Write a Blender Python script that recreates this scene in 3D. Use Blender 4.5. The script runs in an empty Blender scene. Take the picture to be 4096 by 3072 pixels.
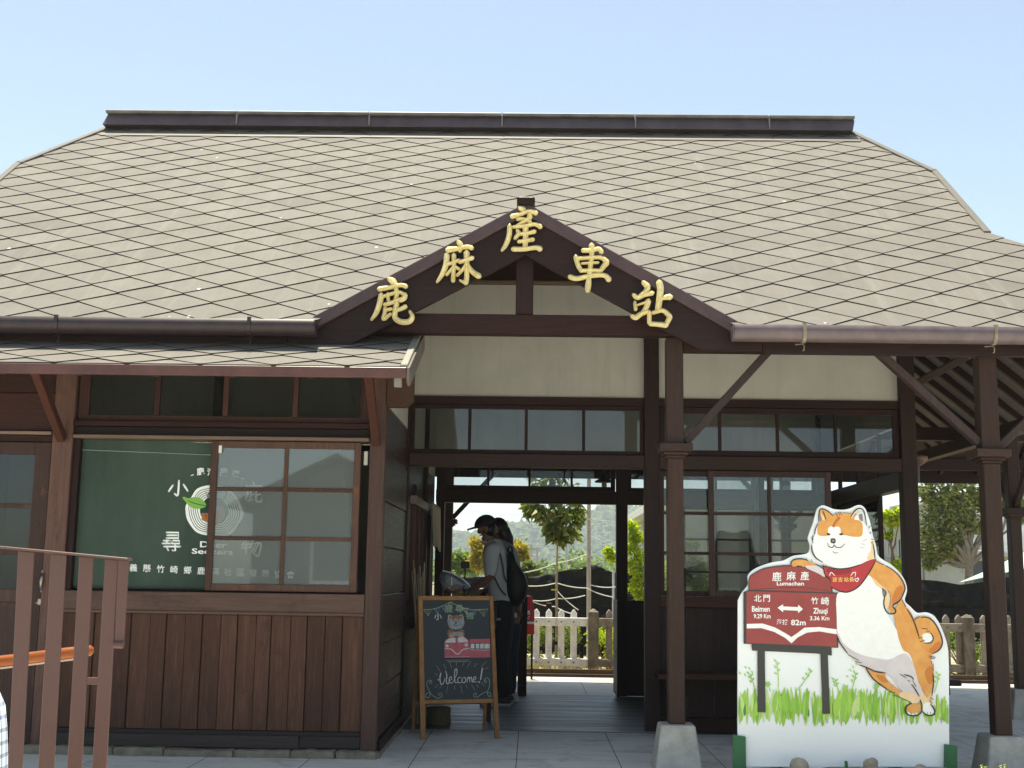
import bpy, bmesh, math, random
from mathutils import Vector, Matrix
from mathutils.geometry import tessellate_polygon
random.seed(7)
R = math.radians
SC = bpy.context.scene
COL = SC.collection

# ---------------------------------------------------------------- camera, sky, sun, exposure
F_PX, CAM_H = 4900.0, 1.15
PITCH, YAW, ROLL = math.atan(769 / 4900.0), 0.0175, 0.0145
_fw = Vector((-math.sin(YAW) * math.cos(PITCH), math.cos(YAW) * math.cos(PITCH), math.sin(PITCH)))
_rt0 = Vector((math.cos(YAW), math.sin(YAW), 0)); _up0 = _rt0.cross(_fw)
_rt = _rt0 * math.cos(ROLL) + _up0 * math.sin(ROLL)
_up = _up0 * math.cos(ROLL) - _rt0 * math.sin(ROLL)
cam = bpy.data.cameras.new('camera'); cam_o = bpy.data.objects.new('camera', cam); COL.objects.link(cam_o)
M = Matrix.Identity(4)
for i, v in enumerate((_rt, _up, -_fw)):
    for j in range(3): M[j][i] = v[j]
M.translation = (0, 0, CAM_H)
cam_o.matrix_world = M
cam.sensor_width = 36; cam.sensor_fit = 'HORIZONTAL'; cam.lens = 36 * F_PX / 4096
cam.clip_start = 0.05; cam.clip_end = 3000
SC.camera = cam_o

SUN_EL, SUN_AZ = 79.0, 122.0            # azimuth: angle of the sun from +X, counter-clockwise
sd = Vector((math.cos(R(SUN_EL)) * math.cos(R(SUN_AZ)), math.cos(R(SUN_EL)) * math.sin(R(SUN_AZ)), math.sin(R(SUN_EL))))
W = bpy.data.worlds.new('World'); SC.world = W; W.use_nodes = True
nt = W.node_tree; nt.nodes.clear()
sky = nt.nodes.new('ShaderNodeTexSky'); sky.sky_type = 'NISHITA'; sky.sun_disc = False
sky.sun_elevation = R(SUN_EL); sky.sun_rotation = math.atan2(sd.x, sd.y)
sky.air_density = 0.72; sky.dust_density = 1.0; sky.ozone_density = 1.6; sky.altitude = 100
bg = nt.nodes.new('ShaderNodeBackground'); bg.inputs['Strength'].default_value = 0.15
wo = nt.nodes.new('ShaderNodeOutputWorld')
hsv = nt.nodes.new('ShaderNodeHueSaturation'); hsv.inputs['Saturation'].default_value = .84
nt.links.new(sky.outputs[0], hsv.inputs['Color']); nt.links.new(hsv.outputs[0], bg.inputs[0]); nt.links.new(bg.outputs[0], wo.inputs[0])
sun = bpy.data.lights.new('sun', 'SUN'); sun.energy = 5.0; sun.angle = R(0.6); sun.color = (1, 0.95, 0.87)
sun_o = bpy.data.objects.new('sun', sun); COL.objects.link(sun_o)
sun_o.rotation_euler = sd.to_track_quat('Z', 'Y').to_euler(); sun_o.location = sd * 60
SC.view_settings.view_transform = 'Standard'; SC.view_settings.look = 'None'
SC.view_settings.exposure = 0.9; SC.view_settings.gamma = 1
SC.view_settings.use_white_balance = True; SC.view_settings.white_balance_temperature = 7100; SC.view_settings.white_balance_tint = 1
try:
    SC.cycles.use_denoising = True
    SC.cycles.max_bounces = 10; SC.cycles.transparent_max_bounces = 24; SC.cycles.caustics_reflective = False; SC.cycles.caustics_refractive = False
    SC.cycles.sample_clamp_indirect = 6
except Exception: pass

def ray(u, v): return _fw + _rt * ((u - 2048) / F_PX) - _up * ((v - 1536) / F_PX)
CAM = Vector((0, 0, CAM_H))
def at(u, v, Y):
    d = ray(u, v); return CAM + d * (Y / d.y)
def onplane(u, v, p0, n):
    d = ray(u, v); return CAM + d * ((Vector(p0) - CAM).dot(n) / d.dot(n))

# ---------------------------------------------------------------- mesh builder
class MB:
    def __init__(s): s.v = []; s.f = []; s.m = []; s.r = []; s.sm = []
    def add(s, vs, fs, m=0, r=None, sm=False):
        o = len(s.v); s.v += [tuple(p) for p in vs]
        if r is None: r = random.random()
        for f in fs: s.f.append([i + o for i in f]); s.m.append(m); s.r.append(r); s.sm.append(sm)
        return s
    def box(s, x0, x1, y0, y1, z0, z1, m=0, r=None):
        vs = [(x, y, z) for x in (x0, x1) for y in (y0, y1) for z in (z0, z1)]
        return s.add(vs, [(0, 1, 3, 2), (4, 6, 7, 5), (0, 4, 5, 1), (2, 3, 7, 6), (0, 2, 6, 4), (1, 5, 7, 3)], m, r)
    def bar(s, p, q, w, h, up=(0, 0, 1), m=0, r=None, w2=None, h2=None):
        p, q = Vector(p), Vector(q); d = (q - p).normalized(); a = d.cross(Vector(up))
        if a.length < 1e-4: a = d.cross(Vector((0, 1, 0)))
        a.normalize(); b = a.cross(d); w2 = w if w2 is None else w2; h2 = h if h2 is None else h2
        vs = []
        for c, ww, hh in ((p, w, h), (q, w2, h2)):
            for i, j in ((-1, -1), (1, -1), (1, 1), (-1, 1)): vs.append(c + a * (i * ww / 2) + b * (j * hh / 2))
        return s.add(vs, [(3, 2, 1, 0), (4, 5, 6, 7), (0, 1, 5, 4), (1, 2, 6, 5), (2, 3, 7, 6), (3, 0, 4, 7)], m, r)
    def prism(s, pts, vec, m=0, r=None):          # any planar polygon pushed along vec
        n = len(pts); vec = Vector(vec); a = [Vector(p) for p in pts]; b = [p + vec for p in a]
        tri = tessellate_polygon([a]); fs = [tuple(t) for t in tri] + [tuple(i + n for i in reversed(t)) for t in tri]
        fs += [(i, i + n, (i + 1) % n + n, (i + 1) % n) for i in range(n)]
        return s.add(a + b, fs, m, r)
    def xz(s, pts, y0, y1, m=0, r=None): return s.prism([(x, y0, z) for x, z in pts], (0, y1 - y0, 0), m, r)
    def yz(s, pts, x0, x1, m=0, r=None): return s.prism([(x0, y, z) for y, z in pts], (x1 - x0, 0, 0), m, r)
    def xy(s, pts, z0, z1, m=0, r=None): return s.prism([(x, y, z0) for x, y in pts], (0, 0, z1 - z0), m, r)
    def tube(s, pts, rad, n=10, m=0, cap=True, r=None, sm=True, squash=1.0):
        pts = [Vector(p) for p in pts]; k = len(pts); rads = rad if isinstance(rad, (list, tuple)) else [rad] * k
        vs = []; prev = None
        for i, p in enumerate(pts):
            d = (pts[min(i + 1, k - 1)] - pts[max(i - 1, 0)])
            d = d.normalized() if d.length > 1e-9 else Vector((0, 0, 1))
            if prev is None:
                a = d.cross(Vector((0, 0, 1)));
                if a.length < 1e-3: a = d.cross(Vector((1, 0, 0)))
            else: a = prev - d * prev.dot(d)
            a.normalize(); prev = a; b = d.cross(a)
            for j in range(n):
                t = 2 * math.pi * j / n; vs.append(p + a * (math.cos(t) * rads[i]) + b * (math.sin(t) * rads[i] * squash))
        fs = [(i * n + j, i * n + (j + 1) % n, (i + 1) * n + (j + 1) % n, (i + 1) * n + j) for i in range(k - 1) for j in range(n)]
        s.add(vs, fs, m, r, sm)
        if cap: s.add(vs[:n], [tuple(reversed(range(n)))], m, r); s.add(vs[-n:], [tuple(range(n))], m, r)
        return s
    def lathe(s, prof, c=(0, 0, 0), n=24, m=0, r=None, sm=True):
        c = Vector(c); vs = []
        for rr, z in prof:
            for j in range(n):
                t = 2 * math.pi * j / n; vs.append(c + Vector((rr * math.cos(t), rr * math.sin(t), z)))
        fs = [(i * n + j, i * n + (j + 1) % n, (i + 1) * n + (j + 1) % n, (i + 1) * n + j) for i in range(len(prof) - 1) for j in range(n)]
        return s.add(vs, fs, m, r, sm)
    def grid(s, fn, nu, nv, m=0, sm=True, r=None):
        vs = [fn(i / nu, j / nv) for j in range(nv + 1) for i in range(nu + 1)]
        fs = [(j * (nu + 1) + i, j * (nu + 1) + i + 1, (j + 1) * (nu + 1) + i + 1, (j + 1) * (nu + 1) + i) for j in range(nv) for i in range(nu)]
        return s.add(vs, fs, m, r, sm)
    def blob(s, c, rad, sub=2, jit=0.15, m=0, sx=(1, 1, 1), seed=None, sm=True, r=None):
        bm = bmesh.new(); bmesh.ops.create_icosphere(bm, subdivisions=sub, radius=1)
        rnd = random.Random(seed if seed is not None else random.random()); ph = [rnd.uniform(0, 6) for _ in range(6)]
        vs = []
        for v in bm.verts:
            p = v.co; k = 1 + jit * (math.sin(p.x * 2.7 + ph[0]) * math.sin(p.y * 3.1 + ph[1]) + math.sin(p.z * 3.7 + ph[2]) * .7 + .5 * math.sin(p.x * 7 + ph[3]) * math.sin(p.z * 6 + ph[4]))
            vs.append((c[0] + p.x * rad * k * sx[0], c[1] + p.y * rad * k * sx[1], c[2] + p.z * rad * k * sx[2]))
        bm.verts.ensure_lookup_table(); fs = [[v.index for v in f.verts] for f in bm.faces]; bm.free()
        return s.add(vs, fs, m, r, sm)
    def build(s, name, mats, parent=None, bevel=0.0, seg=1, mods=None):
        me = bpy.data.meshes.new(name); me.from_pydata(s.v, [], s.f)
        if not isinstance(mats, (list, tuple)): mats = [mats]
        for m in mats: me.materials.append(m)
        me.polygons.foreach_set('material_index', s.m); me.polygons.foreach_set('use_smooth', s.sm)
        at_ = me.attributes.new('rnd', 'FLOAT', 'FACE'); at_.data.foreach_set('value', s.r)
        me.update()
        bm = bmesh.new(); bm.from_mesh(me); bmesh.ops.recalc_face_normals(bm, faces=bm.faces); bm.to_mesh(me); bm.free()
        o = bpy.data.objects.new(name, me); COL.objects.link(o)
        if parent is not None:
            o.parent = parent; o.location = -world_of(parent)
        if bevel:
            b = o.modifiers.new('bevel', 'BEVEL'); b.width = bevel; b.segments = seg; b.limit_method = 'ANGLE'; b.angle_limit = R(45)
        return o
def world_of(o):
    p = Vector(o.location)
    while o.parent: o = o.parent; p += Vector(o.location)
    return p
def thing(name, label, cat, loc=(0, 0, 0), group=None):
    o = bpy.data.objects.new(name, None); COL.objects.link(o); o.location = loc; o.empty_display_size = .1
    return tag(o, label, cat, group)
def tag(o, label, cat, group=None, kind=None):
    o['label'] = label; o['category'] = cat
    if group: o['group'] = group
    if kind: o['kind'] = kind
    return o
def setting(o, kind='structure', label=None):
    o['kind'] = kind
    if label: o['label'] = label
    return o

# ---------------------------------------------------------------- materials
def lin(h):
    h = h.lstrip('#'); out = []
    for i in (0, 2, 4):
        c = int(h[i:i + 2], 16) / 255; out.append(c / 12.92 if c <= .04045 else ((c + .055) / 1.055) ** 2.4)
    return tuple(out) + (1,)
class Nodes:
    def __init__(s, name):
        s.mat = bpy.data.materials.new(name); s.mat.use_nodes = True; s.t = s.mat.node_tree; s.t.nodes.clear()
        s.out = s.n('ShaderNodeOutputMaterial'); s.b = s.n('ShaderNodeBsdfPrincipled'); s.l(s.b.outputs[0], s.out.inputs[0])
    def n(s, t, **k):
        x = s.t.nodes.new(t)
        for a, v in k.items(): setattr(x, a, v)
        return x
    def l(s, a, b): s.t.links.new(a, b)
    def coord(s, scale=(1, 1, 1), rot=(0, 0, 0), shift=True):
        tc = s.n('ShaderNodeTexCoord'); mp = s.n('ShaderNodeMapping'); mp.inputs['Scale'].default_value = scale; mp.inputs['Rotation'].default_value = rot
        src = tc.outputs['Object']
        if shift:
            a = s.n('ShaderNodeAttribute'); a.attribute_name = 'rnd'
            m = s.n('ShaderNodeVectorMath', operation='MULTIPLY_ADD'); m.inputs[1].default_value = (7.3, 5.1, 9.7)
            s.l(a.outputs['Fac'], m.inputs[0]); s.l(src, m.inputs[2]); src = m.outputs[0]
        s.l(src, mp.inputs[0]); return mp.outputs[0]
    def noise(s, vec, scale, detail=4, rough=.55, dist=0):
        x = s.n('ShaderNodeTexNoise'); x.inputs['Scale'].default_value = scale; x.inputs['Detail'].default_value = detail
        x.inputs['Roughness'].default_value = rough; x.inputs['Distortion'].default_value = dist
        s.l(vec, x.inputs['Vector']); return x.outputs['Fac']
    def ramp(s, fac, stops):
        x = s.n('ShaderNodeValToRGB'); e = x.color_ramp.elements
        while len(e) < len(stops): e.new(.5)
        for i, (p, c) in enumerate(stops): e[i].position = p; e[i].color = c if len(c) == 4 else tuple(c) + (1,)
        s.l(fac, x.inputs[0]); return x.outputs[0]
    def mix(s, fac, a, b, mode='MIX'):
        x = s.n('ShaderNodeMix', data_type='RGBA', blend_type=mode)
        for k, v in ((0, fac), (6, a), (7, b)):
            if hasattr(v, 'is_output') or hasattr(v, 'links'): s.l(v, x.inputs[k])
            else: x.inputs[k].default_value = v
        return x.outputs[2]
    def math(s, op, a, b=None, c=None):
        x = s.n('ShaderNodeMath', operation=op)
        for i, v in enumerate((a, b, c)):
            if v is None: continue
            if hasattr(v, 'links'): s.l(v, x.inputs[i])
            else: x.inputs[i].default_value = v
        return x.outputs[0]
    def rnd(s):
        a = s.n('ShaderNodeAttribute'); a.attribute_name = 'rnd'; return a.outputs['Fac']
    def bump(s, h, strength=.3, dist=.01):
        x = s.n('ShaderNodeBump'); x.inputs['Strength'].default_value = strength; x.inputs['Distance'].default_value = dist
        s.l(h, x.inputs['Height']); s.l(x.outputs[0], s.b.inputs['Normal'])
    def set(s, col=None, rough=None, **k):
        if col is not None:
            if hasattr(col, 'links'): s.l(col, s.b.inputs['Base Color'])
            else: s.b.inputs['Base Color'].default_value = col
        if rough is not None:
            if hasattr(rough, 'links'): s.l(rough, s.b.inputs['Roughness'])
            else: s.b.inputs['Roughness'].default_value = rough
        for a, v in k.items(): s.b.inputs[a.replace('_', ' ')].default_value = v
        return s.mat
def mul(c, k): return (c[0] * k, c[1] * k, c[2] * k, 1)
_wc = {}
def wood(c0, c1, axis='Z', rough=.55, worn=None, bumps=.35):
    key = (c0, c1, axis, rough, worn)
    if key in _wc: return _wc[key]
    N = Nodes('wood'); st = {'X': (.06, 1, 1), 'Y': (1, .06, 1), 'Z': (1, 1, .06)}[axis]
    v = N.coord(st); g = N.noise(v, 60, 6, .65, .4)
    v2 = N.coord({'X': (.25, 1, 1), 'Y': (1, .25, 1), 'Z': (1, 1, .25)}[axis]); p = N.noise(v2, 3.2, 4, .6)
    a, b = lin(c0), lin(c1)
    col = N.ramp(g, [(.25, mul(a, .75)), (.5, a), (.72, b)])
    col = N.mix(N.math('MULTIPLY', p, .75), col, mul(a, .62))
    cr = N.noise(N.coord({'X': (.10, 1, 1), 'Y': (1, .10, 1), 'Z': (1, 1, .10)}[axis]), 22, 5, .7, .2)
    col = N.mix(N.math('MULTIPLY', N.math('LESS_THAN', N.math('ABSOLUTE', N.math('SUBTRACT', cr, .40)), .006), .7), col, mul(a, .25))
    sc_ = N.noise(N.coord({'X': (.4, 1, 1), 'Y': (1, .4, 1), 'Z': (1, 1, .4)}[axis]), 34, 6, .75); col = N.mix(N.ramp(sc_, [(.66, (0, 0, 0)), (.76, (.5, .5, .5))]), col, mul(b, 1.5))
    rv = N.math('MULTIPLY_ADD', N.rnd(), .5, .75)
    hs = N.n('ShaderNodeHueSaturation'); N.l(rv, hs.inputs['Value']); N.l(col, hs.inputs['Color']); col = hs.outputs[0]
    if worn:
        w = N.noise(N.coord((1, 1, .5)), 5, 6, .7); wf = N.ramp(w, [(.56, (0, 0, 0)), (.72, (1, 1, 1))]); col = N.mix(wf, col, lin(worn))
    N.set(col, N.math('MULTIPLY_ADD', g, .3, rough - .15), Specular_IOR_Level=.16); N.bump(g, bumps, .004)
    _wc[key] = N.mat; return N.mat
def paint(name, c, rough=.5, var=.08, scale=9, metal=0.0, bump=0.0, c2=None, spec=.4):
    N = Nodes(name); a = lin(c); b = lin(c2) if c2 else mul(a, 1 - 2.2 * var)
    f = N.noise(N.coord(), scale, 6, .62); col = N.ramp(f, [(.32, b), (.66, a)])
    N.set(col, N.math('MULTIPLY_ADD', f, .2, rough - .1), Metallic=metal, Specular_IOR_Level=spec)
    if bump: N.bump(f, bump, .01)
    return N.mat
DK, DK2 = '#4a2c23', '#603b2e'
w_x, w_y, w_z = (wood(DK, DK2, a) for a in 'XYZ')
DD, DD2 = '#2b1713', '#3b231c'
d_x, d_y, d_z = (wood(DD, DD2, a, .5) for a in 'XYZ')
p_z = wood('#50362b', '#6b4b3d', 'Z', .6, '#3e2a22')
p_xb = wood('#3b3432', '#4c4441', 'X', .7)
red_x = wood('#5b3a36', '#6f4e48', 'X', .5)
barge = wood('#2c1c19', '#3e2a25', 'X', .45)
trim_m = paint('dark_plum_metal', '#4d3939', .38, .12, 14)
gutter_m = paint('sky_lit_gutter_metal', '#67575a', .33, .14, 11, spec=.5)  # right gutter: lighter plum, with the sky's reflection put into the colour
gutter_l = paint('unlit_gutter_metal', '#3d3032', .4, .16, 12)  # left gutter: darker copy, its unlit look put into the colour
def plaster_mat():
    N = Nodes('plaster'); v = N.coord(shift=False); a = N.noise(v, 2.2, 5, .6); f = N.noise(v, 90, 3)
    st = N.noise(N.coord((7, 7, .5), shift=False), 1.7, 6, .7); N.set(N.mix(N.ramp(st, [(.52, (0, 0, 0)), (.75, (.4, .4, .4))]), N.ramp(a, [(.3, lin('#a7a49d')), (.7, lin('#b7b4ad'))]), lin('#918c82')), .9); N.bump(f, .12, .003); return N.mat
plaster = plaster_mat()
def glass_mat(name, tint=(.93, .95, .94, 1), dust=0.0, dustc='#9aa3a2', rough=.02, refl=1.0):
    N = Nodes(name); N.t.nodes.remove(N.b)
    tr = N.n('ShaderNodeBsdfTransparent'); tr.inputs[0].default_value = tint
    gl = N.n('ShaderNodeBsdfGlossy'); gl.inputs['Roughness'].default_value = rough
    fr = N.n('ShaderNodeFresnel'); fr.inputs[0].default_value = 1.5
    f = N.math('MINIMUM', N.math('MULTIPLY', fr.outputs[0], 1.25 * refl), 1.0)
    
    mx = N.n('ShaderNodeMixShader'); N.l(f, mx.inputs[0]); N.l(tr.outputs[0], mx.inputs[1]); N.l(gl.outputs[0], mx.inputs[2]); last = mx
    if dust:
        df = N.n('ShaderNodeBsdfDiffuse'); df.inputs[0].default_value = lin(dustc)
        m2 = N.n('ShaderNodeMixShader'); m2.inputs[0].default_value = dust; N.l(mx.outputs[0], m2.inputs[1]); N.l(df.outputs[0], m2.inputs[2]); last = m2
    N.l(last.outputs[0], N.out.inputs[0]); return N.mat
glass = glass_mat('window_glass', tint=(.80, .81, .80, 1), dust=.012)
glass_d = glass_mat('grey_film_glass', dust=.19, dustc='#a9b0b0', refl=1.7)  # grey diffuse film stands in for reflected sky on the panes
glass_dk = glass_mat('dark_glass', tint=(.55, .57, .56, 1), dust=.03)
def concrete_mat(name, c0, c1, sc=5):
    N = Nodes(name); v = N.coord(); a = N.noise(v, sc, 7, .65); b = N.noise(v, sc * 11, 4, .7)
    col = N.ramp(a, [(.28, lin(c0)), (.68, lin(c1))]); col = N.mix(N.math('MULTIPLY', b, .35), col, mul(lin(c0), .8))
    N.set(col, .88); N.bump(b, .35, .004); return N.mat
conc = concrete_mat('cast_concrete', '#8b8981', '#bbb9b1', 7)
stone_m = concrete_mat('rough_stone', '#5c5546', '#8f8672', 9)
def floor_mat():
    N = Nodes('granite_paving'); v = N.coord(shift=False)
    sep = N.n('ShaderNodeSeparateXYZ'); N.l(v, sep.inputs[0])
    def joint(o, off, per, w):
        t = N.math('FRACT', N.math('DIVIDE', N.math('ADD', o, off), per))
        return N.math('LESS_THAN', N.math('ABSOLUTE', N.math('SUBTRACT', t, .5)), w / per / 2)
    j = N.math('MAXIMUM', joint(sep.outputs[0], .078 + .324, .648, .006), joint(sep.outputs[1], .35, 1.296, .006))
    sp = N.noise(v, 220, 3, .7); big = N.noise(v, 1.1, 5, .6); st = N.noise(N.coord((.5, 7, 1), shift=False), 2.4, 5, .6)
    col = N.ramp(big, [(.3, lin('#dad5c8')), (.7, lin('#e7e2d6'))])
    col = N.mix(N.math('MULTIPLY', sp, .3), col, lin('#8f908d')); col = N.mix(N.ramp(st, [(.5, (0, 0, 0)), (.75, (.3, .3, .3))]), col, lin('#8a8a86'))
    sn = N.noise(N.coord((1, 1, 1), shift=False), 3.1, 8, .72, .5); col = N.mix(N.ramp(sn, [(.52, (0, 0, 0)), (.68, (.55, .55, .55))]), col, lin('#8a877e'))
    gs = N.noise(v, 38, 3, .8); col = N.mix(N.math('MULTIPLY', N.math('GREATER_THAN', gs, .72), .5), col, lin('#55544f'))
    col = N.mix(j, col, lin('#4b4b48'))
    N.set(col, N.math('MULTIPLY_ADD', st, .3, .5), Specular_IOR_Level=.3); N.bump(sp, .1, .002); return N.mat
floor_m = floor_mat()
def roof_mat():
    N = Nodes('roof_slate'); v = N.coord(shift=False); r = N.rnd()
    base = N.ramp(r, [(0, lin('#645d57')), (.12, lin('#6c655e')), (1, lin('#726b64'))])
    n1 = N.noise(N.coord((1, 1, 1), shift=False), 4, 6, .65); col = N.mix(N.ramp(n1, [(.42, (0, 0, 0)), (.72, (.5, .5, .5))]), base, lin('#5b554f'))
    st = N.noise(N.coord((9, .7, .7), (0, 0, 0), False), 1.5, 4, .6); col = N.mix(N.ramp(st, [(.52, (0, 0, 0)), (.74, (.3, .3, .3))]), col, lin('#89837b'))
    vo = N.n('ShaderNodeTexVoronoi'); vo.inputs['Scale'].default_value = 3.6; N.l(v, vo.inputs['Vector'])
    sp = N.math('LESS_THAN', vo.outputs['Distance'], .045); w = N.n('ShaderNodeTexWhiteNoise'); N.l(vo.outputs['Position'], w.inputs['Vector'])
    sp = N.math('MULTIPLY', sp, N.math('GREATER_THAN', w.outputs['Value'], .62)); col = N.mix(sp, col, lin('#d6d2c6'))
    cr = N.noise(N.coord((14, 1, 1)), 2.2, 7, .7); col = N.mix(N.math('MULTIPLY', N.math('LESS_THAN', N.math('ABSOLUTE', N.math('SUBTRACT', cr, .5)), .004), .4), col, lin('#4f4b45'))
    N.set(col, .82); N.bump(N.noise(v, 60, 4), .12, .003); return N.mat
roof_m = roof_mat()
slate_edge = paint('slate_edge', '#2a2623', .9)
black_m = paint('flat_dark', '#141010', .8)
metal_m = paint('aged_nickel', '#a79f92', .3, .2, 30, metal=.9)
# ---------------------------------------------------------------- ground, platform, gravel
FL = 14.55                                   # platform edge
b = MB(); b.box(-500, 500, -60, 940, -1.0, -.22); setting(b.build('ground', concrete_mat('earth_ground', '#6b6a52', '#8b8568', .6)))
b = MB(); b.box(-14, 14, -26, FL - .34, -.21, 0); setting(b.build('plaza_pavement', floor_m))
def hallfloor_mat():
    N = Nodes('polished_dark_concrete'); v = N.coord((.35, 5, 1), shift=False); st = N.noise(v, 2.2, 6, .65); g = N.noise(N.coord(shift=False), 60, 4, .6)
    col = N.ramp(st, [(.32, lin('#4d4e4d')), (.55, lin('#666765')), (.75, lin('#7a7b78'))]); col = N.mix(N.math('MULTIPLY', g, .25), col, lin('#3f403f'))  # streaks in the colour imitate banded reflections on the floor
    N.set(col, N.ramp(st, [(.4, (.55, .55, .55)), (.7, (.32, .32, .32))])); N.bump(st, .15, .003); return N.mat
b = MB(); b.box(-.96, 2.84, 9.5, 12.42, .0005, .004); setting(b.build('hall_floor', hallfloor_mat()))
b = MB(); b.box(-14, 14, FL - .336, FL, -.21, .004); setting(b.build('platform_edge', concrete_mat('edge_stone', '#a7a598', '#c4c1b2')))
b = MB()
b.grid(lambda s, t: (-14 + 28 * s, FL + .01 + 6.4 * t, -.09 + .02 * math.sin(s * 90) * math.sin(t * 31)), 60, 30)
setting(b.build('gravel_bed', concrete_mat('gravel', '#8d8069', '#c5b494', 22)))
b = MB(); rg = random.Random(3)
for i in range(2600):
    x = rg.uniform(-.9, 1.6) if i < 1500 else rg.uniform(2.2, 6.5); y = FL + .05 + 1.9 * rg.random() ** 1.0
    if rg.random() < .2: y = rg.uniform(16.5, 18.5)
    b.blob((x, y, -.085 + rg.uniform(-.01, .02)), rg.uniform(.022, .05), 1, .25, 0, (1, .85, .6), i, False)
setting(b.build('gravel_stones', paint('pebble', '#c9b795', .85, .2, 6, c2='#8b7a60')), 'stuff', 'pale gravel stones along the railway track')
for yy in (FL + .42, FL + 1.18):
    b = MB(); b.box(-14, 14, yy - .028, yy + .028, -.02, .01); b.box(-14, 14, yy - .008, yy + .008, -.07, -.021); b.box(-14, 14, yy - .045, yy + .045, -.085, -.071)
    tag(b.build('railway_rail', paint('rusty_rail_%d' % (yy * 10), '#4d3a31', .6, .2, 20)), 'rusty narrow gauge rail nearest the platform edge' if yy < 15.2 else 'rusty narrow gauge rail nearest the picket fence', 'rail', 'rails of the narrow gauge track')

# ---------------------------------------------------------------- station building
ST = thing('station_building', 'dark timber railway station with grey diamond tiled roof and gabled entrance', 'station', (0, 10, 0))
AL = R(37.5); CA, SA = math.cos(AL), math.sin(AL)
EY, EZ = 7.52, 2.705
def rp(x, t, n=0.0): return Vector((x, EY + t * CA - n * SA, EZ + t * SA + n * CA))
TR = (10.77 - EY) / CA
XR, XL, XE, XW = 3.33, -4.38, 4.62, -5.67
TA, TB = 3.04, 1.67
RX1, RX0 = 2.89, -3.93
GAX, GT = -.06, 1.33
poly = [(XW, 0), (-1.40, 0), (GAX, GT), (1.285, 0), (XE, 0), (XR, TB), (XR, TA), (RX1, TR), (RX0, TR), (XL, TA), (XL, TB)]
sheath = wood('#55483e', '#685849', 'X', .8)
rb = MB(); rb.prism([rp(x, t, -.004) for x, t in poly], Vector((0, .05 * SA, -.05 * CA)), 0)
roof = rb.build('roof', [sheath], ST)
# overlapping diamond slates of the front slope
def clip(pg, a, b_, c):                       # keep a*x+b*t<=c
    out = []
    for i in range(len(pg)):
        p, q = pg[i], pg[(i + 1) % len(pg)]; dp, dq = a * p[0] + b_ * p[1] - c, a * q[0] + b_ * q[1] - c
        if dp <= 0: out.append(p)
        if (dp < 0 < dq) or (dq < 0 < dp):
            k = dp / (dp - dq); out.append(tuple(p[i2] + (q[i2] - p[i2]) * k for i2 in range(3)))
    return out
def half(p, q, inside):
    a, b_ = q[1] - p[1], p[0] - q[0]; c = a * p[0] + b_ * p[1]
    if a * inside[0] + b_ * inside[1] > c: a, b_, c = -a, -b_, -c
    return a, b_, c
upper = [half((XR, TB), (XR, TA), (0, 2)), half((XR, TA), (RX1, TR), (0, 2)), (0, 1, TR), half((XL, TA), (RX0, TR), (0, 2)), half((XL, TA), (XL, TB), (0, 2)), (0, -1, -TB)]
lower_w = [half((XW, 0), (XL, TB), (0, .5)), (0, -1, .012), (0, 1, TB), (1, 0, GAX), half((-1.40, 0), (GAX, GT), (-3, .5))]
lower_e = [half((XE, 0), (XR, TB), (0, .5)), (0, -1, .012), (0, 1, TB), (-1, 0, -GAX), half((1.285, 0), (GAX, GT), (3, .5))]
HW, HH = .217, .1345
def slates(place, regions, x0, x1, t1, mb, phase=0.0, tph=0.0):
    k = -1
    while k * HH + tph < t1 + HH:
        x = x0 + (HW if k % 2 else 0) + phase
        while x < x1 + HW:
            t = k * HH + tph; rv = random.random(); j = [random.uniform(-.0011, .0011) for _ in range(4)]
            tile = [(x, t - HH, .0128 + j[0]), (x + HW, t, .0088 + j[1]), (x, t + HH, .001), (x - HW, t, .0078 + j[3])]
            for reg in regions:
                pg = tile
                for h in reg:
                    pg = clip(pg, *h)
                    if len(pg) < 3: break
                if len(pg) < 3: continue
                n = len(pg); top = [place(*p) for p in pg]; bot = [place(p[0], p[1], -.003) for p in pg]
                mb.add(top, [tuple(range(n))], 0, rv); mb.add(top + bot, [(i, i + n, (i + 1) % n + n, (i + 1) % n) for i in range(n)], 1, rv)
            x += 2 * HW
        k += 1
tb = MB(); slates(rp, [upper, lower_w, lower_e], -5.9, 4.8, TR, tb, .12)
roof_tiles = tb.build('slate_covering', [roof_m, slate_edge], roof)
# the other roof slopes
zA, yA = rp(0, TA).z, rp(0, TA).y; zB, yB = rp(0, TB).z, rp(0, TB).y; zR, yR = rp(0, TR).z, 10.77
YB2 = 2 * yR - EY + .35; zE2 = EZ - .35 * math.tan(AL)
mb = MB(); th = (0, 0, -.05)
mb.prism([(XW, YB2, zE2), (XE + .02, YB2, zE2), (XR, 2 * yR - yB, zB), (XR, 2 * yR - yA, zA), (RX1, yR, zR), (RX0, yR, zR), (XL, 2 * yR - yA, zA), (XL, 2 * yR - yB, zB)], th)
for s, xg, xr, xe in ((1, XR, RX1, XE), (-1, XL, RX0, XW)):
    mb.prism([(xg, yA, zA), (xg, 2 * yR - yA, zA), (xr, yR, zR)], th)
    mb.prism([(xe, EY, EZ), (xe, YB2, EZ - .05), (xg, 2 * yR - yB, zB), (xg, yB, zB)], (0, 0, -.05))
    mb.prism([(xg - .04 * s, yB, zB - .3), (xg - .04 * s, 2 * yR - yB, zB - .3), (xg - .04 * s, 2 * yR - yA, zA - .06), (xg - .04 * s, yA, zA - .06)], (-.03 * s, 0, 0))
mb.build('rear_slope', [roof_m], roof)
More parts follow.
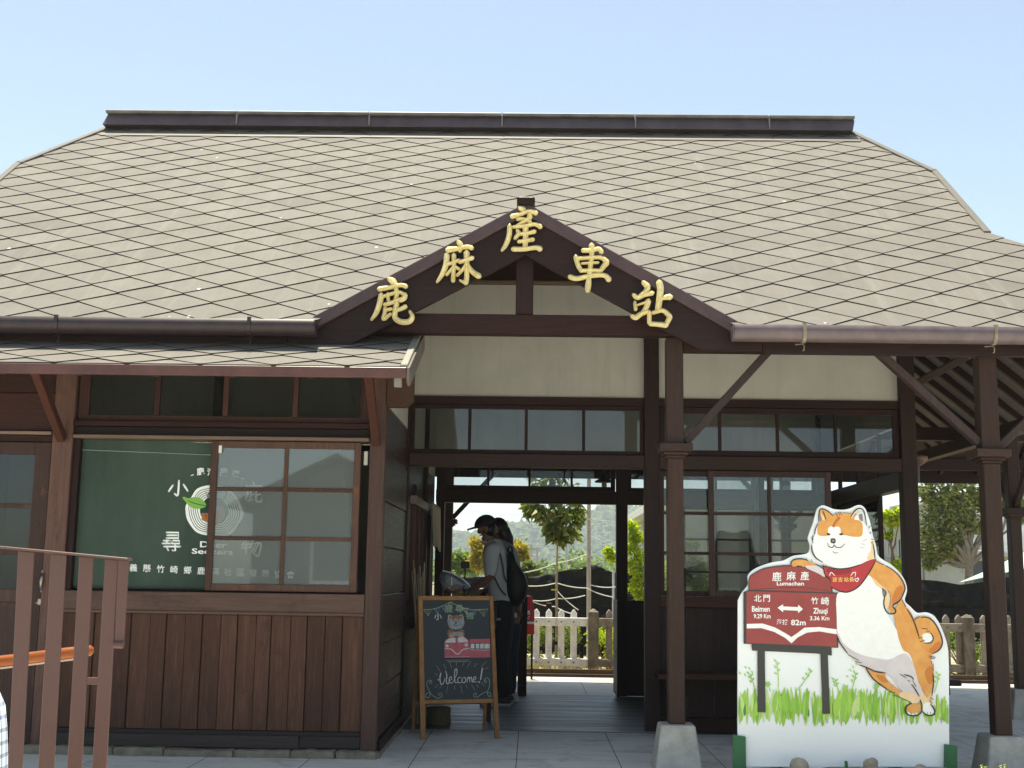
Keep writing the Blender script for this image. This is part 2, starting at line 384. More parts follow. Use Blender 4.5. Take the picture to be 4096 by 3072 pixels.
for s, xg, xr in ((1, XR, RX1), (-1, XL, RX0)):
    mb = MB()
    mb.bar(rp(xg + .012 * s, TA + .03, -.02), rp(xg + .012 * s, TB - .03, -.02), .055, .075, (0, -SA, CA))
    mb.bar(rp(xg, TA - .02, .012), rp(xr, TR, .012), .05, .02, (0, -SA, CA))
    mb.build('verge_trim', [paint('verge_slate', '#68615a', .7, .12, 9)], roof, .004)
# ridge cap
mb = MB(); z0 = zR - .03
for s in (0,):
    mb.prism([(RX0 - .03, yR - .16, z0), (RX0 - .03, yR + .16, z0), (RX0 + .0, yR + .115, z0 + .115), (RX0 + .0, yR - .115, z0 + .115)], (RX1 - RX0 - .0, 0, 0))
cap = mb.build('ridge_cap', [paint('ridge_metal', '#51464a', .42, .18, 5)], roof, .006)
mb = MB(); xs = [RX0 - .01]
while xs[-1] < RX1: xs.append(min(xs[-1] + 1.21, RX1 - .0))
for a, c in zip(xs, xs[1:]): mb.box(a, c - .006, yR - .15, yR + .15, z0 + .116, z0 + .146)
mb.build('ridge_flange', [paint('ridge_flange_metal', '#7d7873', .45, .2, 6)], cap, .006)
mb = MB(); mb.bar(rp(RX0 - .02, TR - .215, .012), rp(RX1 + .02, TR - .215, .012), .12, .006, (0, -SA, CA)); mb.build('ridge_flashing', [paint('flashing', '#6b645d', .6, .12, 7)], cap)
for x in xs[1:-1]: mb = MB(); mb.box(x - .006, x + .004, yR - .163, yR - .135, z0 + .01, z0 + .11); mb.build('ridge_seam', [paint('seam', '#86797a', .5)], cap)

mb = MB(); zc_ = zE2 + (YB2 - 12.2) * math.tan(AL); mb.prism([(XE + .03, YB2, zE2), (7.7, YB2, zE2), (7.7, 12.2, zc_), (XE - .6, 12.2, zc_), (XE - .6, YB2 - .8, zE2 + .8 * math.tan(AL))], (0, 0, -.05)); mb.build('platform_canopy', [sheath], ST)
# gable over the entrance
YG = 7.60; ax, az = -.06, 3.515
def gslope(x, s): return az - (x - ax) * s * ((az - 2.75) / (1.33))
mb = MB()
for s, xe in ((-1, -1.40), (1, 1.285)):
    k = (az - 2.752) / abs(xe - ax)
    pts = [(ax, az - .088), (ax, 3.18), (ax + s * 1.12, 2.571), (ax + s * 1.5, 2.571), (ax + s * 1.5, 2.655), (xe, 2.655), (xe, 2.752 - .088)]
    mb.xz(pts if s > 0 else pts[::-1], YG, YG + .045, 0, .4 + .1 * s)
bb = mb.build('bargeboard', [barge], ST, .004)
mb = MB()
for s, xe in ((-1, -1.40), (1, 1.285)):
    pts = [(ax, az), (ax, az - .086), (xe, 2.752 - .086), (xe, 2.752)]
    mb.xz(pts, YG - .035, YG + .05, 0, .5)
mb.build('bargeboard_trim', [trim_m], ST, .004)
mb = MB()
for s, xe in ((-1, -1.40), (1, 1.285)):
    mb.prism([(ax, YG + .05, az - .03), (xe, YG + .05, 2.722), (xe, 7.75, 2.722), (ax, 8.6, az - .03)], (0, 0, .026))
mb.build('gable_roof', [roof_m], ST)
mb = MB(); mb.box(ax - .058, ax + .058, YG - .06, 8.6, az - .02, az + .036); mb.build('gable_ridge_cap', [d_y], ST, .012)
# fascia boards and gutters
for x0, x1 in ((-5.6, ax - 1.5), (ax + 1.5, 4.6)):
    mb = MB(); mb.box(x0 + .002, x1 - .002, YG + .002, YG + .04, 2.556, 2.70); mb.build('fascia_board', [barge], ST, .003)
def gutter(x0, x1, mat, straps, sm):
    pr = [(7.545, 2.708), (7.545, 2.65), (7.535, 2.628), (7.515, 2.613), (7.49, 2.609), (7.465, 2.617), (7.447, 2.638), (7.44, 2.665), (7.44, 2.71), (7.447, 2.71), (7.448, 2.66), (7.475, 2.625), (7.515, 2.622), (7.537, 2.65), (7.537, 2.708)]
    mb = MB(); n = len(pr)
    vs = [(x, y, z) for x in (x0, x1) for y, z in pr]
    mb.add(vs, [(i, (i + 1) % n, (i + 1) % n + n, i + n) for i in range(n)], 0, .5, True)
    g = mb.build('gutter', [mat], ST)
    for x in (x0, x1):
        mb = MB(); mb.yz([p for p in pr[:9]], x - .006, x + .006); mb.build('end_cap', [mat], g, .002)
    for x in straps:
        mb = MB(); out = [(7.55, 2.70)] + [(7.494 + (y - 7.494) * 1.09, 2.66 + (z - 2.66) * 1.07) for y, z in pr[1:9]] + [(7.436, 2.72), (7.46, 2.722)]
        for p, q in zip(out, out[1:]): mb.bar((x, p[0], p[1]), (x, q[0], q[1]), .022, .004, (0, 1, 0) if abs(q[1] - p[1]) > abs(q[0] - p[0]) else (0, 0, 1))
        mb.tube([(x - .045, 7.52, 2.60), (x, 7.50, 2.60), (x + .004, 7.49, 2.585), (x + .002, 7.49, 2.56), (x - .006, 7.492, 2.555)], .004, 6)
        mb.build('gutter_strap', [sm], g)
sx = lambda u: at(u * 4096 / 2212, 1310, 7.45).x
gutter(-5.6, -1.365, gutter_l, [sx(121), sx(538)], gutter_l)
gutter(1.238, 4.55, gutter_m, [sx(1738), sx(2150)], paint('strap_metal', '#8d8272', .5, .2, 20))

# ---- porch: posts, beams, braces, gable framing
def post(x, y, zt, w=.103, cap_z=1.965, pl=(.21, .29, .27), mat=None, wt=None):
    m = MB(); m.box(x - w / 2, x + w / 2, y - w / 2, y + w / 2, pl[2], cap_z - .06, 0, .55)
    wt = wt or w + .008; m.box(x - wt / 2, x + wt / 2, y - wt / 2, y + wt / 2, cap_z + .03, zt, 0, .35)
    o = m.build('post', [p_post], ST, .005)
    m = MB()
    for ww, za, zb in ((w + .022, cap_z - .06, cap_z - .043), (w + .06, cap_z - .043, cap_z - .022), (w + .108, cap_z - .022, cap_z + .03)): m.box(x - ww / 2, x + ww / 2, y - ww / 2, y + ww / 2, za, zb)
    m.build('capital', [wood('#3d2c26', '#4c3830', 'X', .5)], o, .004)
    if pl:
        m = MB(); a, c, h = pl[0] / 2, pl[1] / 2, pl[2]
        m.add([(x - c, y - c, -.01), (x + c, y - c, -.01), (x + c, y + c, -.01), (x - c, y + c, -.01), (x - a, y - a, h), (x + a, y - a, h), (x + a, y + a, h), (x - a, y + a, h)], [(0, 1, 5, 4), (1, 2, 6, 5), (2, 3, 7, 6), (3, 0, 4, 7), (4, 5, 6, 7)])
        m.build('plinth', [conc], o, .012, 2)
    return o
p_post = wood('#3d2c26', '#4c3830', 'Z', .5, None)
post(.905, 7.79, 2.68, .1)
post(2.892, 7.79, 2.58, .104, 1.955, (.22, .30, .235), wt=.115)
post(4.3, 7.9, 2.56)
post(4.28, 11.0, 2.45, .1, 1.78, (.21, .3, .25)); post(7.3, 14.1, 2.42, .1, 1.75)
for x in (-.955, 2.9): post(x, 14.1, 2.42, .1, 1.755, (.2, .28, .2))
post(-3.6, 14.1, 2.42, .1, 1.755, (.2, .28, .2))
def part_bar(name, p, q, w, h, mat=None, up=(0, 0, 1), parent=None, bevel=.004):
    m = MB(); m.bar(p, q, w, h, up); return m.build(name, [mat or w_z], parent or ST, bevel)
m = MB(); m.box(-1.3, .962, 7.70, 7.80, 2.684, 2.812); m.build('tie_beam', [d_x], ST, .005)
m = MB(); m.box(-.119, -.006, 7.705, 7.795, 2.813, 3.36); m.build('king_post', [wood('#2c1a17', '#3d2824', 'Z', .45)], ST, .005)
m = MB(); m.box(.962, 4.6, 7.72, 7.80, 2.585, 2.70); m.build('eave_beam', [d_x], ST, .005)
br = wood('#3d302d', '#4a3b37', 'Z', .5)
part_bar('brace', at(2741, 1772, 7.79), at(3075, 1405, 7.79), .05, .062, br, (0, 1, 0))
part_bar('brace', at(3914, 1772, 7.79), at(3500, 1398, 7.79), .05, .068, br, (0, 1, 0))
part_bar('brace', at(3990, 1790, 7.79), at(4320, 1480, 7.79), .05, .066, br, (0, 1, 0))
part_bar('brace', at(3672, 1530, 9.4), at(3880, 1418, 8.4), .05, .06, sheath, (0, 1, 0))
for x, s in ((-.955, 1), (-.955, -1), (2.9, -1), (2.9, 1)):
    part_bar('brace', (x + s * .05, 14.1, 1.80), (x + s * .62, 14.1, 2.43), .05, .05, d_z, (0, 1, 0))
part_bar('brace', (4.28, 11.05, 1.82), (4.28, 11.5, 2.28), .05, .05, d_z, (1, 0, 0)); part_bar('brace', (4.28, 10.95, 1.82), (4.28, 10.5, 2.28), .05, .05, d_z, (1, 0, 0))
# rear and side eave beams, fascia
m = MB(); m.box(-5.5, 7.6, 14.05, 14.15, 2.42, 2.55); m.build('eave_beam', [d_x], ST, .004)
m = MB(); m.box(-5.6, 7.65, YB2 - .06, YB2 - .02, 2.29, 2.43); m.build('fascia_board', [d_x], ST)
m = MB(); m.box(4.23, 4.33, 7.8, 14.0, 2.45, 2.57); m.build('eave_beam', [d_y], ST, .004)
m = MB(); m.box(2.965, 7.6, 12.25, 12.35, 2.555, 2.685); m.build('eave_beam', [d_x], ST, .004)
# rafters: front slope in the open porch and veranda, east slope, rear slope
for i in range(14):
    m = MB(); x = 1.45 + i * .39
    if x > 4.2: break
    tm = 2.4 if x < 3.3 else max(.3, (XE - x) / (XE - XR) * TB)
    m.bar(rp(x, .08, -.085), rp(x, tm, -.085), .045, .06, (0, -SA, CA)); m.build('front_rafter', [d_y], ST)
es = (zB - EZ) / (XE - XR)
for i in range(17):
    m = MB(); y = 8.05 + i * .37
    xi = XR - .35 if y > yB + .1 else XE - (y - EY) / (yB - EY) * (XE - XR)
    if y > 14.2: break
    zf = lambda x: EZ + (XE - x) * es - .095
    m.bar((xi, y, zf(xi)), (XE - .03, y, zf(XE - .03)), .045, .065); m.build('east_rafter', [d_x], ST)
for i in range(25):
    m = MB(); x = -3.0 + i * .43
    m.bar((x, YB2 - .08, zE2 + .06 - .09), (x, 12.3, zE2 + (YB2 - 12.3) * math.tan(AL) - .09), .045, .06); m.build('rear_rafter', [d_y], ST)

# ---- recessed hall front, Y = 9.5
YF = 9.5
def hbeam(name, x0, x1, y0, y1, z0, z1, mat=None, parent=None, bevel=.004):
    m = MB(); m.box(x0, x1, y0, y1, z0, z1); return m.build(name, [mat or d_x], parent or ST, bevel)
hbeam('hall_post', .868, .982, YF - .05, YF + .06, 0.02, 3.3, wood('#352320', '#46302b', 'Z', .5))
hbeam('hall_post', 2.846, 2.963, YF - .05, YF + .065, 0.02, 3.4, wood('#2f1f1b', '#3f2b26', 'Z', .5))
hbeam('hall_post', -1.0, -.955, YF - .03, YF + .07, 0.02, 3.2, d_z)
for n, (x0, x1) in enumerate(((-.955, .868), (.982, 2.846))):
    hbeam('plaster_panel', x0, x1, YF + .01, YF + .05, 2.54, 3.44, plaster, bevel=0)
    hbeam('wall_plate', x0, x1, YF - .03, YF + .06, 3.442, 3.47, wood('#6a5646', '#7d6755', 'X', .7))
    hbeam('wall_plate', x0, x1, YF - .01, YF + .06, 3.472, 4.1, d_x, bevel=0)  # added dark sheet standing for the unlit void above the plaster
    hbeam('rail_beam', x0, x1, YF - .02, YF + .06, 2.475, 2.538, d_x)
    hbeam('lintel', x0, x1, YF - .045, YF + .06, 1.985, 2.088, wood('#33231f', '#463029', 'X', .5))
hbeam('wall_plate', -.95, 2.9, YF + .07, YF + .2, 3.0, 3.1, d_x)
def sash(name, x0, x1, z0, z1, y, xs, zs, fw=.035, mw=.022, mat=None, gl=None, d=.035, parent=None, top=None, bot=None):
    mat = mat or d_z; m = MB(); top = top or fw; bot = bot or fw
    m.box(x0, x0 + fw, y, y + d, z0, z1); m.box(x1 - fw, x1, y, y + d, z0, z1)
    m.box(x0 + fw, x1 - fw, y, y + d, z0, z0 + bot); m.box(x0 + fw, x1 - fw, y, y + d, z1 - top, z1)
    for x in xs: m.box(x - mw / 2, x + mw / 2, y + .002, y + d - .002, z0 + bot, z1 - top)
    ed = [x0 + fw] + [c for x in xs for c in (x - mw / 2, x + mw / 2)] + [x1 - fw]
    for z in zs:
        for i in range(0, len(ed), 2): m.box(ed[i], ed[i + 1], y + .004, y + d - .004, z - mw / 2, z + mw / 2)
    f = m.build(name, [mat], parent or ST, .003)
    m = MB(); m.box(x0 + fw * .5, x1 - fw * .5, y + d * .5 - .002, y + d * .5 + .002, z0 + bot * .5, z1 - top * .5)
    m.build('pane', [gl or glass], f)
    return f
sash('transom_window', -.952, .866, 2.092, 2.472, YF - .005, (-.492, -.05, .398), (), .03, .024)
sash('transom_window', .985, 2.843, 2.092, 2.472, YF - .005, (1.457, 1.905, 2.354), (), .045, .024)
# sliding sashes of the waiting room: one pushed half behind the other
wz = (1.64 + .012, 1.345)
sash('sliding_window', 1.362, 2.305, 1.018, 1.978, YF - .012, (1.83,), wz, .042, .024, wood('#4a3631', '#5d4740', 'Z', .5))
sash('sliding_window', .985, 1.80, 1.018, 1.978, YF + .03, (1.40,), wz, .04, .024, wood('#3c2a26', '#4f3a34', 'Z', .5))
hbeam('sill', .982, 2.846, YF - .05, YF + .07, .935, 1.016, w_x)
m = MB()
for i in range(9):
    x0 = .984 + i * .207; m.box(x0, x0 + .2, YF + .012 + .004 * (i % 2), YF + .04, .12, .934)
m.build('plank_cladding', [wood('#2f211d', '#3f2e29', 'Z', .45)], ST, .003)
hbeam('sill_plate', .982, 2.846, YF - .03, YF + .06, .012, .12, d_x)
bench = MB(); bench.box(.93, 2.80, YF - .36, YF - .055, .425, .465); bo = bench.build('wall_bench', [w_x], ST, .006)
for x in (1.02, 1.85, 2.68):
    m = MB(); m.box(x - .03, x + .03, YF - .33, YF - .06, .33, .424); m.box(x - .03, x + .03, YF - .33, YF - .27, .012, .329); m.build('bench_support', [d_z], bo, .004)

# ---- hall interior, side walls, rear wall at Y = 12.3
YK = 12.3
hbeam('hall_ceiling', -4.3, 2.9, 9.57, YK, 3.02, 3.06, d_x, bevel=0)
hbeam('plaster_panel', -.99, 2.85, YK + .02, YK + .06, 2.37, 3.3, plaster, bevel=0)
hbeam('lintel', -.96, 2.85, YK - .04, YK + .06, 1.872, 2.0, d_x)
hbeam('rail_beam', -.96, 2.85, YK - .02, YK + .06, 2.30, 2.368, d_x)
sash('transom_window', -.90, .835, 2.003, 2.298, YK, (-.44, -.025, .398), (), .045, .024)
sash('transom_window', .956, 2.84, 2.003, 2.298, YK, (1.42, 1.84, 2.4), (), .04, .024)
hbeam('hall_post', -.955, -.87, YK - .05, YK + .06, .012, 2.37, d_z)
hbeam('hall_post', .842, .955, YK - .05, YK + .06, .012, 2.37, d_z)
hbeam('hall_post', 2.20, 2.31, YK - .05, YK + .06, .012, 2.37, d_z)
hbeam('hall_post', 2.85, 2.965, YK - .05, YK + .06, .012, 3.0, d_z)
hbeam('plank_cladding', .956, 2.199, YK - .0, YK + .05, .012, .93, d_z); hbeam('plank_cladding', 2.311, 2.849, YK - .0, YK + .05, .012, .93, d_z)
sash('sliding_window', 1.50, 2.198, .94, 1.87, YK + .01, (1.84,), (1.22, 1.54), .035, .02)
sash('sliding_window', 2.312, 2.848, .94, 1.87, YK + .01, (2.56,), (1.22, 1.54), .035, .02)
# half-height ticket gates in the rear opening
g = MB(); g.box(-.12, -.03, YK - .06, YK + .03, .0, .955); go = g.build('gate_post', [d_z], ST, .006)
g = MB(); g.box(-.115, -.035, YK - .1, YK + .06, .0, .1); g.build('gate_post_foot', [d_z], go, .006)
g = MB(); g.box(.815, .842, YK - .56, YK - .02, .05, .94); gp = g.build('swing_gate', [d_z], ST, .005)
g = MB(); g.box(.80, .814, YK - .35, YK - .30, .42, .47); g.build('gate_latch', [metal_m], gp)
# west wall of the hall with the ticket counter
XH = -.97
m = MB(); zs = [.10, .42, .70, 1.02, 1.33, 1.63, 1.95, 2.27]
glossy = wood('#3a2c27', '#4a3b33', 'Y', .36, None, .25)
for i in range(7): m.box(XH - .03, XH + .004 * ((i % 3) - 1), 8.06, YF - .03, zs[i] + .003, zs[i + 1] - .003)
m.build('side_wall_planks', [glossy], ST, .004)
hbeam('side_wall_sill', XH - .04, XH + .02, 8.06, YF - .03, .03, .098, d_y)
hbeam('plaster_panel', XH - .03, XH - .005, 8.06, YF - .03, 2.275, 3.0, plaster, bevel=0)
m = MB(); m.box(XH - .03, XH, YF + .07, YK - .05, .02, .92); m.build('counter_wall', [d_y], ST)
m = MB(); m.box(XH - .03, XH - .002, YF + .07, 10.35, .925, 2.1); m.box(XH - .03, XH - .002, 10.36, YK - .05, 1.76, 2.1); m.box(XH - .03, XH - .002, 11.72, YK - .05, .925, 1.755); m.build('counter_wall', [glossy], ST)
hbeam('plaster_panel', XH - .03, XH - .002, YF + .07, YK - .05, 2.105, 3.0, plaster, bevel=0)
hbeam('counter_shelf', XH - .05, XH + .09, 9.75, 11.9, .925, .96, w_y)
hbeam('counter_lintel', XH - .02, XH + .05, 9.8, 10.95, 1.71, 1.78, wood('#6d6058', '#7c6f66', 'Y', .4))
for y in (9.95, 10.33, 10.72, 11.1, 11.5): hbeam('counter_post', XH - .02, XH + .03, y - .025, y + .025, .962, 1.708, w_z)
hbeam('hall_post', XH - .03, XH + .035, 10.98, 11.07, .02, 2.9, d_z)
sp = MB(); sp.box(XH + .005, XH + .012, 10.4, 10.68, 1.0, 1.65); sp.build('counter_pane', [glass_d], ST)
# east wall of the hall
XQ = 2.905
hbeam('side_lintel', XQ - .05, XQ + .05, YF + .07, YK - .06, 1.86, 2.0, wood('#4a4341', '#5a524e', 'Y', .4))
hbeam('side_sill', XQ - .05, XQ + .05, YF + .07, YK - .06, .95, 1.016, d_y)
hbeam('plank_cladding', XQ - .02, XQ + .02, YF + .07, YK - .06, .012, .948, d_z)
hbeam('plaster_panel', XQ - .02, XQ + .02, YF + .07, YK - .06, 2.37, 3.4, plaster, bevel=0)
hbeam('hall_post', XQ - .03, XQ + .03, 10.951, 11.019, 1.02, 1.86, d_z); hbeam('hall_post', XQ - .03, XQ + .03, 11.601, 11.669, 1.02, 1.86, d_z)
for y0, y1, xo in ((10.28, 10.95, -.0), (11.02, 11.6, .0), (11.67, YK - .06, 0)):
    m = MB(); x0, x1 = XQ - .018, XQ + .018
    m.box(x0, x1, y0, y0 + .04, 1.018, 1.858); m.box(x0, x1, y1 - .04, y1, 1.018, 1.858); m.box(x0, x1, y0 + .04, y1 - .04, 1.018, 1.06); m.box(x0, x1, y0 + .04, y1 - .04, 1.82, 1.858)
    for z in (1.32, 1.58): m.box(x0 + .004, x1 - .004, y0 + .04, y1 - .04, z - .011, z + .011)
    f = m.build('sliding_window', [d_z], ST, .003)
    m = MB(); m.box(XQ - .002, XQ + .002, y0 + .02, y1 - .02, 1.03, 1.84); m.build('pane', [glass], f)
for y in (9.6, 10.27, 10.95, 11.6, 12.2): hbeam('mullion', XQ - .018, XQ + .018, y - .015, y + .015, 2.003, 2.368, d_z)
m = MB(); m.box(XQ + .052, XQ + .50, 9.95, 12.1, .345, .39); eb = m.build('veranda_bench', [wood('#3a302d', '#4b403c', 'Y', .5)], ST, .008)
for y in (10.02, 12.0):
    m = MB(); pts = [(XQ + .052, .344), (XQ + .42, .344), (XQ + .42, .27)] + [(XQ + .42 - .37 * math.sin(a), .27 - .24 * (1 - math.cos(a))) for a in [k * math.pi / 16 for k in range(1, 9)]]
    m.xz(pts, y - .03, y + .03); m.build('bench_bracket', [d_z], eb, .005)
# veranda partition far right
m = MB(); m.box(4.34, 5.6, 10.97, 11.02, .25, .93); m.box(4.40, 4.43, 10.955, 10.969, .25, .93); m.box(4.34, 5.6, 10.95, 11.04, .932, .98); m.build('veranda_partition', [d_z], ST, .004)

# ---- the office bay on the left, front at Y = 8.0
YW = 8.0
cp = wood('#553f39', '#6a5048', 'Z', .5, '#43332f')
hbeam('corner_post', -1.068, -.968, YW - .005, YW + .1, .045, 2.62, cp)
hbeam('corner_post', -3.17, -3.035, YW - .005, YW + .1, .03, 2.75, wood('#5d443d', '#735248', 'Z', .55, '#4a3833'))
m = MB(); xs_ = [-4.6, -3.4, -3.22, -2.86, -2.62, -2.3, -1.86, -1.5, -1.22, -.955]; rr = random.Random(5)
for a, c in zip(xs_, xs_[1:]): m.box(a + .004, c - .004, YW - .05 - rr.random() * .02, YW + .12, -.02, .04 + rr.random() * .014)
m.box(-1.06, -.945, 8.0, 9.45, -.02, .035)
so = m.build('stone_base', [stone_m], ST, .012, 2); sb_ = so.modifiers.new('rough', 'SUBSURF'); sb_.subdivision_type = 'SIMPLE'; sb_.levels = sb_.render_levels = 3; tx_ = bpy.data.textures.new('stone_lumps', 'CLOUDS'); tx_.noise_scale = .07; dp_ = so.modifiers.new('lumps', 'DISPLACE'); dp_.texture = tx_; dp_.strength = .03; dp_.mid_level = .5
hbeam('sill_plate', -3.03, -1.46, YW + .0, YW + .1, .05, .128, p_xb); hbeam('sill_plate', -1.456, -1.07, YW + .002, YW + .1, .055, .128, p_xb)
hbeam('sill_plate', -3.03, -1.07, YW + .006, YW + .1, .1285, .156, p_xb)
m = MB(); e = [-3.03, -2.93, -2.817, -2.70, -2.579, -2.453, -2.35, -2.225, -2.117, -1.994, -1.889, -1.766, -1.671, -1.542, -1.438, -1.32, -1.21, -1.07]
for i, (a, c) in enumerate(zip(e, e[1:])):
    d = .0 if i % 2 else .012
    m.box(a + .0015, c - .0015, YW + .012 + d, YW + .06, .158, .878)
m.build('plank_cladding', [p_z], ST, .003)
hbeam('sill', -3.03, -1.07, YW - .012, YW + .1, .902, 1.02, wood('#5a453d', '#6d554b', 'X', .6, '#46352f'))
hbeam('sill', -3.03, -1.07, YW + .0, YW + .1, .879, .9015, wood('#5f4b43', '#74584d', 'X', .6))
orange_w = wood('#553e36', '#6b4c40', 'Z', .5, '#7a4d30')
hbeam('head_rail', -3.03, -1.07, YW - .02, YW + .07, 2.012, 2.035, wood('#7b675a', '#8e796a', 'X', .6))
hbeam('head_beam', -3.03, -1.07, YW + .01, YW + .1, 2.036, 2.092, wood('#1d1312', '#2a1c1a', 'X', .5))  # near-black colour paints in the shadow gap below the ledge
hbeam('head_rail', -3.034, -1.069, YW - .014, YW + .1, 2.093, 2.13, d_x)
sash('transom_window', -3.02, -1.072, 2.131, 2.56, YW + .02, (-2.498, -2.041, -1.575), (), .07, .035, wood('#442c28', '#553a34', 'Z', .5), glass, top=.05, bot=.04)
hbeam('wall_plate', -5.0, -.985, YW + .0, YW + .1, 2.565, 2.70, d_x)
m = MB(); m.xz([(-.966, 2.245), (-.84, 2.245), (-.79, 2.285), (-.79, 2.62), (-.966, 2.62)], YW - .02, YW + .08); m.build('beam_nose', [wood('#4a3328', '#5c4233', 'X', .55)], ST, .006)
# sliding window in the bay, right sash closed, left one open
sash('sliding_window', -2.118, -1.128, 1.03, 2.006, YW + .022, (-1.62,), (1.69, 1.37), .045, .026, orange_w, glass_d, d=.032)
hbeam('window_track', -3.03, -1.07, YW + .075, YW + .1, 1.02, 1.032, d_x)
hbeam('window_jamb', -3.034, -2.99, YW + .02, YW + .1, 1.022, 2.01, d_z)
m = MB(); m.box(-1.11, -1.085, YW + .04, YW + .05, 1.86, 1.95); m.build('window_latch', [paint('latch_white', '#c9c5bb', .5)], ST)
m = MB(); m.box(-2.068, -2.048, YW + .016, YW + .0205, 1.925, 1.975); m.build('window_tag', [paint('tag_white', '#e2dfd6', .6)], ST)
# inside the bay
hbeam('office_wall', -4.3, -1.0, 10.0, 10.05, .0, 3.0, plaster, bevel=0); hbeam('office_post', -2.62, -2.52, 9.9, 10.0, 0, 3.0, d_z)
hbeam('office_wall', -1.04, -1.005, 8.1, 12.3, 0, 3.0, plaster, bevel=0); hbeam('office_wall', -4.35, -4.3, 8.1, 12.3, 0, 3.0, plaster, bevel=0)
hbeam('office_beam', -4.3, -1.0, 9.93, 9.998, 2.15, 2.32, d_x)
hbeam('office_ceiling', -4.3, -1.04, 8.1, 10, 2.98, 3.0, plaster, bevel=0)
hbeam('office_wall', -4.3, -.99, YK, YK + .06, 0, 3.0, plaster, bevel=0)
# door and boarding at the far left
dw = wood('#4b3833', '#5e463f', 'Z', .55, '#6e5044')
hbeam('boarding', -4.6, -3.172, YW + .02, YW + .06, 2.06, 2.31, wood('#38201d', '#48302b', 'X', .5)); hbeam('boarding', -4.6, -3.172, YW + .026, YW + .06, 2.312, 2.56, wood('#331d1a', '#432c28', 'X', .5))
hbeam('head_rail', -4.6, -3.172, YW - .02, YW + .06, 2.03, 2.052, wood('#7b675a', '#8e796a', 'X', .6)); hbeam('head_beam', -4.6, -3.172, YW + .0, YW + .06, 1.985, 2.028, d_x)
m = MB(); y0, y1 = YW + .012, YW + .05
m.box(-3.282, -3.176, y0, y1, .05, 1.98); m.box(-4.2, -4.1, y0, y1, .05, 1.98); m.box(-4.1, -3.282, y0, y1, 1.90, 1.98)
for z0_, z1_ in ((1.545, 1.575), (1.24, 1.275), (.94, 1.02), (.05, .2)): m.box(-4.1, -3.282, y0 + .003, y1 - .003, z0_, z1_)
m.box(-4.1, -3.282, y0 + .02, y1 - .008, .2, .94)
door = m.build('door', [dw], ST, .003)
m = MB(); m.box(-4.11, -3.275, y0 + .018, y0 + .022, .98, 1.91); m.build('pane', [glass_dk], door)
m = MB(); hx = at(402 / 2.369, 2000 + 770 / 2.369, 8.0).x; hz = at(402 / 2.369, 2000 + 770 / 2.369, 8.0).z
m.tube([(hx + .004, y0 - .004, hz + .058), (hx + .002, y0 - .022, hz + .045), (hx, y0 - .034, hz), (hx - .002, y0 - .022, hz - .045), (hx - .004, y0 - .004, hz - .058)], [.006, .007, .0105, .007, .006], 10)
for s in (1, -1): m.box(hx - .013, hx + .013, y0 - .006, y0, hz + s * .062 - .009, hz + s * .062 + .009)
m.build('door_handle', [metal_m], door, .002)
m = MB(); kx, kz = at(385 / 2.369, 2000 + 965 / 2.369, 8.0).x, at(385 / 2.369, 2000 + 965 / 2.369, 8.0).z
m.box(kx - .022, kx + .018, y0 - .008, y0, kz - .02, kz + .02); m.tube([(kx + .006, y0 - .016, kz), (kx + .006, y0 - .002, kz)], .012, 12); m.box(kx - .035, kx - .02, y0 - .006, y0, kz - .012, kz - .002)
m.build('door_lock', [metal_m], door, .002)
# ---- pent roof over the bay window
PS = math.tan(R(23.3)); PY, PZ = 7.10, 2.3575
def pp(x, t, n=0.0): return Vector((x, PY + t * math.cos(R(23.3)) - n * math.sin(R(23.3)), PZ + t * math.sin(R(23.3)) + n * math.cos(R(23.3))))
m = MB(); m.prism([pp(-5.2, 0, -.004), pp(-.741, 0, -.004), pp(-.741, .99, -.004), pp(-5.2, .99, -.004)], Vector((0, 0, -.03)))
pent = m.build('pent_roof', [sheath], ST)
tb = MB(); reg = [(1, 0, -.784), (-1, 0, 5.2), (0, -1, .012), (0, 1, .985)]; slates(pp, [reg], -5.3, -.7, .985, tb, .08, -.02); tb.build('slate_covering', [roof_m, slate_edge], pent)
m = MB(); m.bar(pp(-.761, -.005, .006), pp(-.761, .985, .006), .042, .022, (0, -.4, .9)); m.build('verge_trim', [paint('verge_grey', '#8f897d', .6, .1, 9)], pent, .003)
hbeam('pent_fascia', -5.2, -.746, PY - .018, PY + .012, PZ - .066, PZ - .004, paint('fascia_paint', '#5f3d38', .4, .16, 8), pent, .003)
m = MB(); m.yz([(PY - .018, PZ - .005), (PY - .018, PZ - .075), (PY + .05, PZ - .105), (8.02, 2.63), (8.02, 2.748)], -.7445, -.726); m.build('pent_bargeboard', [paint('verge_board', '#6c6159', .55, .15, 8)], pent, .003)
m = MB(); m.box(-.82, -.775, PY + .012, PY + .05, PZ - .115, PZ - .03); m.build('pent_corbel', [paint('corbel', '#857f78', .6)], pent, .003)
for x in (-3.10, -1.022):
    m = MB(); m.bar((x, 7.985, 2.0), (x, 7.42, 2.42), .06, .052, (1, 0, 0)); m.build('pent_bracket', [w_z], pent, .004)
for i in range(10): m = MB(); m.bar(pp(-5.0 + i * .46, .02, -.06), pp(-5.0 + i * .46, .95, -.06), .04, .045, (0, -.4, .9)); m.build('pent_rafter', [d_y], pent)
